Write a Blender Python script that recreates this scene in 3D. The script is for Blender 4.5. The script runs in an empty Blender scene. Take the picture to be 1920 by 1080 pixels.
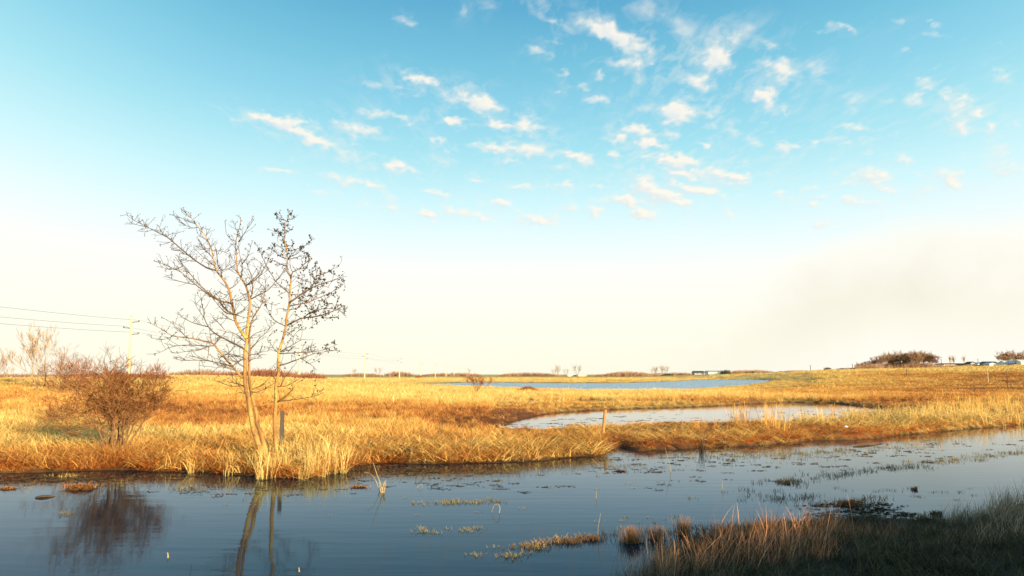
import bpy, math, random
import numpy as np
from mathutils import Vector

# ------------------------------------------------------------------ camera, world, sun
scene = bpy.context.scene
col = scene.collection
F, HOR, EYE = 1507.0, 702.0, 2.5
PITCH = math.atan((HOR - 540) / F)
cam_d = bpy.data.cameras.new('camera')
cam_d.sensor_width = 36; cam_d.lens = 36 * F / 1920
cam_d.clip_start = .05; cam_d.clip_end = 60000
cam = bpy.data.objects.new('camera', cam_d); col.objects.link(cam)
cam.location = (0, 0, EYE); cam.rotation_euler = (math.pi/2 + PITCH, 0, 0)
scene.camera = cam
scene.view_settings.view_transform = 'Standard'
scene.view_settings.look = 'None'
scene.view_settings.exposure = 1.1
scene.view_settings.gamma = 1
scene.render.engine = 'CYCLES'
scene.cycles.max_bounces = 5; scene.cycles.diffuse_bounces = 2; scene.cycles.glossy_bounces = 2
scene.cycles.transparent_max_bounces = 8
scene.cycles.caustics_reflective = False; scene.cycles.caustics_refractive = False

SUN_EL, SUN_AZ = math.radians(10), math.radians(38)      # azimuth: to the right of straight behind the camera
to_sun = Vector((math.sin(SUN_AZ)*math.cos(SUN_EL), -math.cos(SUN_AZ)*math.cos(SUN_EL), math.sin(SUN_EL)))
sd_ = bpy.data.lights.new('sun', 'SUN'); sd_.energy = 5.0; sd_.angle = math.radians(.6); sd_.color = (1, .77, .45)
sun = bpy.data.objects.new('sun', sd_); col.objects.link(sun)
sun.rotation_euler = to_sun.to_track_quat('Z', 'Y').to_euler(); sun.location = (30, -30, 30)

def lin(c):
    return tuple(((v/255)/12.92 if v/255 <= .04045 else (((v/255)+.055)/1.055)**2.4) for v in c)
def sockA(n, name, typ=None):
    for s in n.inputs:
        if s.name == name and s.enabled: return s
    raise KeyError(name)
class NT:
    """tiny helper round a node tree"""
    def __init__(s, t): s.t = t; t.nodes.clear()
    def n(s, typ, **kw):
        x = s.t.nodes.new(typ)
        for k, v in kw.items(): setattr(x, k, v)
        return x
    def l(s, a, b): s.t.links.new(a, b)
    def put(s, sock, v):
        if hasattr(v, 'is_linked') or hasattr(v, 'links'): s.l(v, sock)
        else: sock.default_value = v
    def math(s, op, a, b=0.0, clamp=False):
        x = s.n('ShaderNodeMath', operation=op, use_clamp=clamp); s.put(x.inputs[0], a); s.put(x.inputs[1], b); return x.outputs[0]
    def mix(s, f, a, b, mode='MIX'):
        x = s.n('ShaderNodeMix', data_type='RGBA', blend_type=mode)
        s.put(x.inputs[0], f); s.put(x.inputs[6], a); s.put(x.inputs[7], b); return x.outputs[2]
    def ramp(s, f, stops, interp='LINEAR'):
        x = s.n('ShaderNodeValToRGB'); s.put(x.inputs[0], f); cr = x.color_ramp; cr.interpolation = interp
        while len(cr.elements) < len(stops): cr.elements.new(.5)
        for e, (p, c) in zip(cr.elements, stops): e.position = p; e.color = (*c, 1) if len(c) == 3 else c
        return x.outputs[0]
    def noise(s, vec, scale, detail=4, rough=.55, dist=0.0):
        x = s.n('ShaderNodeTexNoise'); x.inputs['Scale'].default_value = scale; x.inputs['Detail'].default_value = detail
        x.inputs['Roughness'].default_value = rough; x.inputs['Distortion'].default_value = dist
        if vec is not None: s.l(vec, x.inputs['Vector'])
        return x.outputs[0]
    def mapr(s, v, a, b, c, d):
        x = s.n('ShaderNodeMapRange'); s.put(x.inputs[0], v)
        for i, q in enumerate((a, b, c, d)): x.inputs[i+1].default_value = q
        return x.outputs[0]

world = bpy.data.worlds.new('World'); scene.world = world; world.use_nodes = True
w = NT(world.node_tree)
wo = w.n('ShaderNodeOutputWorld'); bg = w.n('ShaderNodeBackground'); bg.inputs[1].default_value = .05
w.l(bg.outputs[0], wo.inputs[0])
sky = w.n('ShaderNodeTexSky', sky_type='NISHITA'); sky.sun_disc = False
sky.sun_elevation = SUN_EL; sky.sun_rotation = math.atan2(to_sun.x, to_sun.y)
tc = w.n('ShaderNodeTexCoord'); nrm = w.n('ShaderNodeVectorMath', operation='NORMALIZE'); w.l(tc.outputs['Generated'], nrm.inputs[0])
sep = w.n('ShaderNodeSeparateXYZ'); w.l(nrm.outputs[0], sep.inputs[0])
az = w.math('ARCTAN2', sep.outputs[0], sep.outputs[1])
azs = w.math('ADD', az, -.06)
az2 = w.math('MULTIPLY', azs, azs)
# the blue is deepest a little right of centre and pales towards both sides
shift = w.math('MULTIPLY', w.math('MINIMUM', az2, .8), -.5)
zz = w.math('ADD', sep.outputs[2], w.math('MULTIPLY', shift, w.math('MINIMUM', sep.outputs[2], .5)))
zz = w.math('ADD', zz, w.math('MULTIPLY', w.math('SUBTRACT', w.noise(nrm.outputs[0], 2.2, 2), .5), .03))
grad = w.ramp(zz, [(0, lin((251,249,228))), (.06, lin((254,252,236))), (.125, lin((250,251,246))), (.165, lin((232,250,252))), (.205, lin((207,245,250))),
    (.265, lin((168,227,240))), (.315, lin((142,210,232))), (.37, lin((118,193,220))), (.43, lin((94,171,208))), (.6, lin((58,130,182))), (1, lin((42,100,158)))])
# broad soft cloud bank low on the right
n1 = w.noise(nrm.outputs[0], 5.0, 5, .55, .3); n2_ = w.noise(nrm.outputs[0], 16.0, 5, .6, .2)
edge = w.math('ADD', w.mapr(az, .22, .42, .085, .168), w.math('ADD', w.math('MULTIPLY', w.math('SUBTRACT', n1, .5), .09), w.math('MULTIPLY', w.math('SUBTRACT', n2_, .5), .035)))
dep = w.math('SUBTRACT', edge, sep.outputs[2])
side = w.math('MULTIPLY', w.mapr(az, .16, .34, 0, 1), w.mapr(az, 1.0, 1.5, 1, 0))
bank = w.math('MULTIPLY', w.mapr(dep, -.008, .020, 0, 1), side)
dg = w.math('MULTIPLY', w.math('SUBTRACT', dep, .075), 22.0)
grey = w.math('MULTIPLY', w.math('EXPONENT', w.math('MULTIPLY', w.math('MULTIPLY', dg, dg), -1.0)), w.mapr(n1, .36, .60, .35, 1))
bankc = w.mix(grey, (*lin((254,251,240)), 1), (*lin((237,232,213)), 1))
grad = w.mix(w.math('MULTIPLY', bank, .8, clamp=True), grad, bankc)
g10 = w.n('ShaderNodeVectorMath', operation='SCALE'); w.l(grad, g10.inputs[0]); g10.inputs['Scale'].default_value = 10.1
w.l(w.mix(.06, g10.outputs[0], sky.outputs[0]), bg.inputs[0])

# ------------------------------------------------------------------ helpers
RX = lambda px: (np.asarray(px, float) - 960) / F
def ray(px, py):
    a = (px - 960) / F; b = (540 - py) / F
    c, s = math.cos(PITCH), math.sin(PITCH)
    return Vector((a, c - b*s, s + b*c))
def at(px, py, depth):
    r = ray(px, py); return Vector((0, 0, EYE)) + r * (depth / r.y)
def gnd(px, py, z=0.0):
    r = ray(px, py); t = (z - EYE) / r.z; return Vector((r.x*t, r.y*t, z))
def to_px(x, y, z):
    c, s = math.cos(PITCH), math.sin(PITCH)
    dz = z - EYE; f = y*c + dz*s; u = -y*s + dz*c
    f = np.maximum(f, .01)
    return 960 + F*x/f, 540 - F*u/f

rng = np.random.default_rng(7); random.seed(7)
_perm = np.random.default_rng(3).random((256, 256))
def vnoise(x, y):
    xi = np.floor(x).astype(int); yi = np.floor(y).astype(int); fx = x - xi; fy = y - yi
    fx = fx*fx*(3-2*fx); fy = fy*fy*(3-2*fy)
    g = lambda a, b: _perm[a & 255, b & 255]
    return (g(xi, yi)*(1-fx) + g(xi+1, yi)*fx)*(1-fy) + (g(xi, yi+1)*(1-fx) + g(xi+1, yi+1)*fx)*fy
def fbm(x, y, o=4):
    s = 0; a = .5; t = 0
    for i in range(o): s = s + a*vnoise(x*2**i + 17*i, y*2**i + 31*i); t += a; a *= .5
    return s/t
def sstep(a, b, x):
    t = np.clip((x-a)/(b-a), 0, 1); return t*t*(3-2*t)

# ------------------------------------------------------------------ water outlines (on the ground plane)
def poly(pts, extra_front=()):
    return np.array([tuple(gnd(a, b)[:2]) if b > 703 else (a, b) for a, b in pts])
far_shore = [(-900,905),(-300,890),(0,886),(100,884),(215,880),(300,884),(400,886),(470,892),(520,898),(580,896),(640,886),(665,872),(730,868),(800,871),(870,868),(950,866),(1020,862),(1060,857),(1085,856),(1120,856),(1140,842),(1165,838),(1190,848),(1260,843),(1340,838),(1400,838),(1470,831),(1540,826),(1600,826),(1660,820),(1740,812),(1800,806),(1860,801),(1920,797),(2100,785),(2500,765)]
ditch = [tuple(gnd(a, b)[:2]) for a, b in far_shore]
near_shore = [(60, 14.5), (20, 15.2)] + [tuple(gnd(a, b)[:2]) for a, b in [(1990,915),(1930,940),(1860,972),(1780,990),(1700,985),(1640,980),(1580,978),(1500,988),(1430,996),(1350,1003),(1290,1015),(1260,1040),(1225,1075),(1180,1120)]] + [(0.2,6.6),(-4,5.6),(-12,5.2),(-40,5.0)]
ditch = np.array(ditch + near_shore)
pond = poly([(925,803),(955,792),(985,783),(1040,774),(1120,769),(1200,766),(1300,763),(1400,758),(1480,754),(1560,756),(1620,763),(1690,768),(1730,775),(1700,783),(1640,788),(1560,790),(1500,793),(1440,799),(1380,797),(1300,799),(1240,797),(1180,802),(1120,806),(1060,803),(1020,812),(990,807),(960,809)])
lake = poly([(1450,712.5),(1435,717.5),(1390,723),(1330,728),(1270,732),(1200,734),(1120,734),(1040,732),(960,730),(900,728),(800,725.5),(700,724.5),(630,723.5),(700,720.3),(790,720),(840,718),(900,717),(960,717.6),(1060,718.2),(1180,718),(1260,715),(1310,712.4),(1400,711.5)])
lake2 = poly([(940,713.8),(1180,714.2),(1185,715.4),(940,715)])
POLYS = [ditch, pond, lake, lake2]
def sdist(P, x, y):
    d = np.full(x.shape, 1e18); ins = np.zeros(x.shape, bool); n = len(P)
    for i in range(n):
        ax, ay = P[i]; bx, by = P[(i+1) % n]
        ex, ey = bx-ax, by-ay; wx, wy = x-ax, y-ay
        t = np.clip((wx*ex + wy*ey)/(ex*ex+ey*ey+1e-12), 0, 1)
        d = np.minimum(d, (wx-ex*t)**2 + (wy-ey*t)**2)
        c = ((ay > y) != (by > y)) & (x < (bx-ax)*(y-ay)/((by-ay) if by != ay else 1e-12) + ax)
        ins ^= c
    return np.where(ins, -1, 1)*np.sqrt(d)

def height(x, y, detail=True):
    x = np.asarray(x, float); y = np.asarray(y, float)
    r = np.hypot(x, y)
    wob = (fbm(x*.9, y*.9, 3)-.5)*.5*np.clip(r/20, .4, 1.5)
    near = np.minimum(sdist(ditch, x, y), sdist(pond, x, y)) + wob
    far = np.minimum(sdist(lake, x, y), sdist(lake2, x, y)) + wob*4
    lip = np.where(near > 0, .20*(1-np.exp(-near/.35)), np.maximum(near*.35, -.35))
    lip2 = np.where(far > 0, .22*(1-np.exp(-far/2.5)), np.maximum(far*.2, -.5))
    z = np.where(near < 0, lip, np.where(far < 0, lip2, np.minimum(lip, lip2)))
    land = (near > 0) & (far > 0)
    m = np.where(land, np.clip(np.minimum(near/1.5, far/6), 0, 1), 0)
    if detail:
        z = z + m*((fbm(x*.35, y*.35, 4)-.5)*.22 + (fbm(x*.06+9, y*.06, 3)-.5)*.25)
    # near bank climbs to the road the picture is taken from
    nb = sstep(0, 8, near) * (y < 16) * sstep(15, 9, y)
    z = z + nb*.75*(y < 16)
    # slight rise on the left where the first pole stands
    z = z + 1.9*np.exp(-(((x+66)/45)**2 + ((y-150)/55)**2))*m
    # long rise on the right up to the settlement
    px = 960 + F*x/np.maximum(y, 1)
    px = np.where(y > 1, px, np.where(x > 0, 2600, -600))
    zt = np.interp(px, [1180,1300,1440,1560,1750,1920,2600], [0,1.9,3.4,5.0,6.1,7.9,9.0])
    d0 = np.interp(px, [1180,1300,1440,1560,1920,2600], [430,430,330,150,85,70])
    t = np.clip((y-d0)/(470-d0), 0, 1)
    z = z + zt*(.35*t + .65*t*t*(3-2*t))
    # unseen rise added behind the camera at right, shaped to shade the near bank
    qd = (x-14.6)*.85 - y*.53
    z = z + 2.7*sstep(-.8, 1.6, qd)*sstep(8.5, 6.5, y)*(x < 70)
    return z
def H1(x, y): return float(height(np.array([x]), np.array([y]))[0])

# how dry / pale the sward is, from place to place (0 dark russet .. 1 pale straw)
KN = [(150,735,160,14,.7),(60,700,90,8,.9),(150,770,120,14,.5),(60,820,110,22,.95),(150,800,80,20,.7),(60,865,300,12,.66),(430,715,150,10,.9),(420,750,110,10,.46),(400,785,70,18,.12),
 (400,735,120,6,.9),(620,715,150,8,.95),(650,735,160,9,.98),(640,765,130,9,.5),(620,790,100,12,.85),(700,800,110,14,.9),(470,815,120,18,.85),(400,850,120,16,.62),(850,740,140,12,1.),
 (800,773,110,9,.36),(900,790,60,12,.18),(860,820,90,16,.62),(950,850,110,18,.88),(560,850,100,22,1.),(760,850,110,16,.8),(1010,830,60,14,.45),(1200,825,110,14,.56),(1100,745,170,12,.95),
 (1150,760,190,5,.45),(1350,738,130,10,.95),(1310,750,60,5,.3),(1400,815,110,12,.42),(1550,810,90,12,.6),(1700,795,120,12,.85),(1850,785,90,12,.8),(1600,740,120,12,.50),(1750,735,130,16,.44),
 (1880,740,70,18,.50),(1560,712,110,9,.75),(1700,694,130,5,1.),(1700,703,70,4,.2),(1860,692,90,4,.95),(1890,706,50,6,.1),(1780,715,100,8,.55),(1450,708,120,6,1.),(1000,708,400,4,.9),(990,734,35,6,.4),(1500,735,60,14,.55)]
def dry(x, y, z):
    px, py = to_px(x, y, z)
    s = np.full(np.shape(px), .02*.6); wt = np.full(np.shape(px), .02)
    for cx, cy, sx, sy, v in KN:
        g = np.exp(-.5*(((px-cx)/sx)**2 + ((py-cy)/sy)**2)); s = s + g*v; wt = wt + g
    m = s/wt
    n = fbm(x*.22+5, y*.22, 4)-.5; n2 = fbm(x*.03+50, y*.05, 3)-.5
    return np.clip(m + n*.75 + n2*.35, 0, 1)
PAL = np.array([(0,.13,.06,.035),(.2,.34,.13,.05),(.4,.60,.25,.075),(.6,.76,.39,.105),(.8,.86,.55,.16),(1,.90,.66,.25)])
def pal(m):
    return np.stack([np.interp(m, PAL[:,0], PAL[:,i]) for i in (1,2,3)], -1)

# ------------------------------------------------------------------ mesh building
def finish(name, me, mat, parent=None, **props):
    if mat: me.materials.append(mat)
    o = bpy.data.objects.new(name, me); col.objects.link(o)
    if parent: o.parent = parent
    for k, v in props.items(): o[k] = v
    return o
class MB:
    def __init__(s): s.v = []; s.f = []; s.c = []
    def tube(s, pts, rad, k=4, cap=True, shade=1.0):
        b = len(s.v); n = len(pts)
        for i, p in enumerate(pts):
            p = Vector(p)
            d = (Vector(pts[min(i+1, n-1)]) - Vector(pts[max(i-1, 0)]))
            if d.length < 1e-9: d = Vector((0,0,1))
            d.normalize(); a = d.cross(Vector((0,.3,1)) if abs(d.z) < .9 else Vector((1,0,0))).normalized(); c = d.cross(a)
            for j in range(k):
                t = 2*math.pi*j/k; s.v.append(tuple(p + (a*math.cos(t) + c*math.sin(t))*rad[i])); s.c.append(shade)
        for i in range(n-1):
            for j in range(k):
                q = (j+1) % k; s.f.append((b+i*k+j, b+i*k+q, b+(i+1)*k+q, b+(i+1)*k+j))
        if cap: s.f.append(tuple(b+(n-1)*k+j for j in range(k))); s.f.append(tuple(b+j for j in reversed(range(k))))
    def box(s, c, d, rz=0, taper=1.0):
        b = len(s.v); x, y, z = d[0]/2, d[1]/2, d[2]/2; cr, sr = math.cos(rz), math.sin(rz)
        for k in (-1, 1):
            tp = taper if k > 0 else 1
            for (i, j) in ((-1,-1),(1,-1),(1,1),(-1,1)):
                u, v = i*x*tp, j*y*tp; s.v.append((c[0]+u*cr-v*sr, c[1]+u*sr+v*cr, c[2]+k*z)); s.c.append(1)
        s.f += [(b+3,b+2,b+1,b),(b+4,b+5,b+6,b+7)] + [(b+i, b+(i+1)%4, b+4+(i+1)%4, b+4+i) for i in range(4)]
    def quad(s, a, b_, c, d, shade=1.0):
        b = len(s.v); s.v += [tuple(a), tuple(b_), tuple(c), tuple(d)]; s.c += [shade]*4; s.f.append((b,b+1,b+2,b+3))
    def tri(s, a, b_, c, shade=1.0):
        b = len(s.v); s.v += [tuple(a), tuple(b_), tuple(c)]; s.c += [shade]*3; s.f.append((b,b+1,b+2))
    def mesh(s, name, smooth=False):
        me = bpy.data.meshes.new(name); me.from_pydata(s.v, [], s.f); me.update()
        at_ = me.attributes.new('shade', 'FLOAT', 'POINT'); at_.data.foreach_set('value', np.array(s.c, dtype=np.float32))
        if smooth: me.polygons.foreach_set('use_smooth', [True]*len(me.polygons))
        return me
    def build(s, name, mat, parent=None, smooth=False, **props):
        return finish(name, s.mesh(name, smooth), mat, parent, **props)
def root(name, loc, label, cat, group=None):
    o = bpy.data.objects.new(name, None); col.objects.link(o); o.location = loc; o.empty_display_size = .2
    o['label'] = label; o['category'] = cat
    if group: o['group'] = group
    return o
def dup(r, loc, rz=0, sc=(1,1,1), label=None, group=None):
    c = r.copy(); col.objects.link(c); c.location = loc; c.rotation_euler = (0,0,rz); c.scale = sc
    if label: c['label'] = label
    if group: c['group'] = group
    for ch in list(r.children):
        k = ch.copy(); col.objects.link(k); k.parent = c
        for g in ch.children:
            q = g.copy(); col.objects.link(q); q.parent = k
    return c

# ------------------------------------------------------------------ materials
def mat(name):
    m = bpy.data.materials.new(name); m.use_nodes = True; return m, NT(m.node_tree)
def simple(name, c, rough=.8, var=.25, scale=6, bump=.0, stretch=(1,1,1), metallic=0.0):
    m, t = mat(name); o = t.n('ShaderNodeOutputMaterial'); p = t.n('ShaderNodeBsdfPrincipled'); t.l(p.outputs[0], o.inputs[0])
    g = t.n('ShaderNodeTexCoord'); mp = t.n('ShaderNodeMapping'); t.l(g.outputs['Object'], mp.inputs[0]); mp.inputs['Scale'].default_value = stretch
    n = t.noise(mp.outputs[0], scale, 5, .6)
    t.l(t.ramp(n, [(.3, tuple(v*(1-var) for v in c)), (.7, tuple(min(1, v*(1+var)) for v in c))]), p.inputs['Base Color'])
    p.inputs['Roughness'].default_value = rough; p.inputs['Metallic'].default_value = metallic
    p.inputs['Specular IOR Level'].default_value = .25
    if bump:
        b = t.n('ShaderNodeBump'); b.inputs['Strength'].default_value = bump; b.inputs['Distance'].default_value = .02
        t.l(n, b.inputs['Height']); t.l(b.outputs[0], p.inputs['Normal'])
    return m
def foliage(name, c=None, transl=.25, var=.35):
    """c None: colour comes from the 'tint' of the scattered point"""
    m, t = mat(name); o = t.n('ShaderNodeOutputMaterial')
    if c is None:
        a = t.n('ShaderNodeAttribute', attribute_type='INSTANCER', attribute_name='tint'); base = a.outputs['Color']
    else:
        base = (*c, 1)
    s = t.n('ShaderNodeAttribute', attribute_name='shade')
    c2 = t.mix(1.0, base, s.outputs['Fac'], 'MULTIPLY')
    d = t.n('ShaderNodeBsdfDiffuse'); t.l(c2, d.inputs[0])
    tr = t.n('ShaderNodeBsdfTranslucent'); t.l(c2, tr.inputs[0])
    mx = t.n('ShaderNodeMixShader'); mx.inputs[0].default_value = transl
    t.l(d.outputs[0], mx.inputs[1]); t.l(tr.outputs[0], mx.inputs[2]); t.l(mx.outputs[0], o.inputs[0])
    return m
M_grass = foliage('dry_grass'); M_twig = foliage('russet_twigs', (.25,.115,.05), .1); M_far = foliage('bare_crown', (.38,.24,.15), .3)
M_farred = foliage('bare_red_scrub', (.36,.16,.09), .3); M_evergreen = foliage('dark_scrub', (.06,.07,.05), .2)
M_leafdark = foliage('withered_leaves', (.05,.045,.035), .15); M_tan = foliage('straw_heap', (.45,.22,.08), .2)
M_paletw = foliage('pale_twigs', (.42,.30,.19), .1)
m, t = mat('aspen_bark'); M_bark = m
o = t.n('ShaderNodeOutputMaterial'); p = t.n('ShaderNodeBsdfPrincipled'); t.l(p.outputs[0], o.inputs[0]); p.inputs['Roughness'].default_value = .85; p.inputs['Specular IOR Level'].default_value = .2
g = t.n('ShaderNodeTexCoord'); mp = t.n('ShaderNodeMapping'); t.l(g.outputs['Object'], mp.inputs[0]); mp.inputs['Scale'].default_value = (1,1,3)
mq = t.n('ShaderNodeMapping'); t.l(g.outputs['Object'], mq.inputs[0]); mq.inputs['Scale'].default_value = (1,1,.5)
n1 = t.noise(mp.outputs[0], 9, 5, .6); n2 = t.noise(mq.outputs[0], 2.4, 3, .6); n3 = t.noise(mp.outputs[0], 5, 2, .5)
bc = t.ramp(n2, [(.38, (.20,.105,.045)), (.52, (.36,.21,.07)), (.66, (.50,.36,.11))])
bc = t.mix(t.mapr(n3, .62, .68, 0, .85), bc, (.07,.04,.025,1))
t.l(t.mix(t.mapr(n1, .3, .7, .35, 0), bc, (.2,.11,.05,1)), p.inputs['Base Color'])
bp = t.n('ShaderNodeBump'); bp.inputs['Strength'].default_value = .5; bp.inputs['Distance'].default_value = .02; t.l(n1, bp.inputs['Height']); t.l(bp.outputs[0], p.inputs['Normal'])
M_branch = simple('branch_bark', (.13,.08,.045), .9, .35, 8, .3)
M_twigA = simple('twig_bark', (.07,.045,.03), .9, .3, 8)
M_bushstem = simple('bush_bark', (.19,.105,.055), .9, .45, 7, .4)
M_post = simple('weathered_post', (.085,.072,.06), .95, .35, 14, .6, (4,4,.4))
M_post2 = simple('orange_post', (.42,.21,.08), .9, .3, 10, .5, (4,4,.4))
M_pole = simple('pale_pole', (.56,.53,.36), .8, .1, 3)
M_metal = simple('dull_metal', (.12,.12,.12), .5, .2, 4, 0, (1,1,1), .6)
M_wire = simple('cable', (.22,.20,.17), .6, .1, 2)
M_white = simple('white_siding', (.70,.68,.62), .7, .08, 1.5)
M_grey = simple('grey_siding', (.30,.31,.31), .7, .1, 1.5)
M_teal = simple('teal_siding', (.14,.26,.28), .7, .1, 1.5)
M_cream = simple('cream_siding', (.66,.54,.36), .7, .08, 1.5)
M_roofd = simple('dark_roof', (.07,.07,.075), .8, .2, 2)
M_roofl = simple('pale_roof', (.62,.63,.62), .5, .08, 2)
M_glass = simple('window_glass', (.04,.05,.06), .15, .1, 2)
M_mud = simple('wet_mud', (.055,.035,.022), .6, .4, 8, .4)
M_litter = simple('white_litter', (.8,.8,.8), .6, .05, 8)

# ground
m, t = mat('marsh_ground'); M_ground = m
o = t.n('ShaderNodeOutputMaterial'); p = t.n('ShaderNodeBsdfPrincipled'); t.l(p.outputs[0], o.inputs[0])
p.inputs['Roughness'].default_value = .95; p.inputs['Specular IOR Level'].default_value = .1
a = t.n('ShaderNodeAttribute', attribute_name='cover'); geo = t.n('ShaderNodeNewGeometry')
mp = t.n('ShaderNodeMapping'); t.l(geo.outputs['Position'], mp.inputs[0])
n1 = t.noise(mp.outputs[0], 2.2, 8, .7); n2 = t.noise(mp.outputs[0], .25, 6, .65)
nn = t.math('MULTIPLY', t.mapr(n1, .3, .7, .35, 1.15), t.mapr(n2, .3, .7, .7, 1.15))
t.l(t.mix(1.0, a.outputs['Color'], nn, 'MULTIPLY'), p.inputs['Base Color'])
bp = t.n('ShaderNodeBump'); bp.inputs['Strength'].default_value = .8; bp.inputs['Distance'].default_value = .12
t.l(n1, bp.inputs['Height']); t.l(bp.outputs[0], p.inputs['Normal'])

def water_mat(name, body, rough, bumps, ior=1.30, lo=(.14,.225,.36), mid=(.50,.66,.77), hi=(1,1,1), fmax=.72):
    m, t = mat(name); o = t.n('ShaderNodeOutputMaterial')
    geo = t.n('ShaderNodeNewGeometry'); nd = None
    for sc, st, strech in bumps:
        mp = t.n('ShaderNodeMapping'); t.l(geo.outputs['Position'], mp.inputs[0]); mp.inputs['Scale'].default_value = strech
        n = t.noise(mp.outputs[0], sc, 3, .5, .2)
        b = t.n('ShaderNodeBump'); b.inputs['Strength'].default_value = 1; b.inputs['Distance'].default_value = st
        t.l(n, b.inputs['Height'])
        if nd is not None: t.l(nd, b.inputs['Normal'])
        nd = b.outputs[0]
    fr = t.n('ShaderNodeFresnel'); fr.inputs[0].default_value = ior; t.l(nd, fr.inputs['Normal'])
    d = t.n('ShaderNodeBsdfDiffuse'); d.inputs[0].default_value = (*body, 1)
    g = t.n('ShaderNodeBsdfGlossy'); g.inputs['Roughness'].default_value = rough; t.l(nd, g.inputs['Normal'])
    t.l(t.ramp(fr.outputs[0], [(.08, lo), (.42, mid), (fmax, hi)]), g.inputs[0])
    mx = t.n('ShaderNodeMixShader'); t.l(fr.outputs[0], mx.inputs[0]); t.l(d.outputs[0], mx.inputs[1]); t.l(g.outputs[0], mx.inputs[2])
    t.l(mx.outputs[0], o.inputs[0]); return m
M_water = water_mat('still_water', (.012,.022,.035), .035, [(1.0, .0035, (.5,2.4,1)), (9, .0005, (.5,2,1))])
M_lake = water_mat('rippled_water', (.03,.09,.16), .12, [(.5, .30, (.5,1.6,1)), (3, .05, (1,1,1))], 1.33, (.6,.8,1), (.66,.86,1), (.76,.92,1), .9)

# ------------------------------------------------------------------ ground sheet
angs = np.concatenate([np.linspace(-180, -44, 46), np.linspace(-43.5, -35.2, 12), np.linspace(-35, 35, 400), np.linspace(35.3, 43.5, 12), np.linspace(44, 180, 46)])
rad = np.concatenate([np.geomspace(.8, 7, 26)[:-1], np.geomspace(7, 80, 360)[:-1], np.geomspace(80, 700, 150)[:-1], np.geomspace(700, 14000, 24)])
A, R = np.meshgrid(np.radians(angs[:-1]), rad)
X = R*np.sin(A); Y = R*np.cos(A); Z = height(X, Y)
na, nr = A.shape[1], A.shape[0]
V = np.stack([X, Y, Z], -1).reshape(-1, 3)
V = np.vstack([V, [[0, 0, float(height(np.array([0.]), np.array([0.]))[0])]]])
i, j = np.meshgrid(np.arange(nr-1), np.arange(na), indexing='ij')
Fq = np.stack([i*na+j, (i+1)*na+j, (i+1)*na+(j+1) % na, i*na+(j+1) % na], -1).reshape(-1, 4)[:, ::-1]
me = bpy.data.meshes.new('ground')
faces = Fq.tolist() + [[nr*na, (k+1) % na, k] for k in range(na)]
me.from_pydata(V.tolist(), [], faces); me.update()
mm = dry(V[:,0], V[:,1], V[:,2]); cc = pal(mm)*.62
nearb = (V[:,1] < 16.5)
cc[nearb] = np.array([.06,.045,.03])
wet = V[:,2] < .07
cc = np.where(wet[:,None], np.array([.14,.07,.03])[None], cc)
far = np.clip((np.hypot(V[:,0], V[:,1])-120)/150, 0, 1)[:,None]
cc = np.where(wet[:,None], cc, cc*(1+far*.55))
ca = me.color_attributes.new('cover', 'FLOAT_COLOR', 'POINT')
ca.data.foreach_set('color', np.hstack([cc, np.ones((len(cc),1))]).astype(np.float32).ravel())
me.polygons.foreach_set('use_smooth', [True]*len(me.polygons))
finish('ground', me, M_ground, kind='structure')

def sheet(name, x0, x1, y0, y1, mt, nx=40, ny=40):
    m_ = MB()
    xs = np.linspace(x0, x1, nx); ys = np.linspace(y0, y1, ny)
    for yv in ys:
        for xv in xs: m_.v.append((xv, yv, 0)); m_.c.append(1)
    for b in range(ny-1):
        for a_ in range(nx-1): m_.f.append((b*nx+a_, b*nx+a_+1, (b+1)*nx+a_+1, (b+1)*nx+a_))
    return m_.build(name, mt, kind='structure')
sheet('water', -90, 110, 4, 88, M_water)
sheet('lake_water', -160, 260, 100, 480, M_lake)

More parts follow.
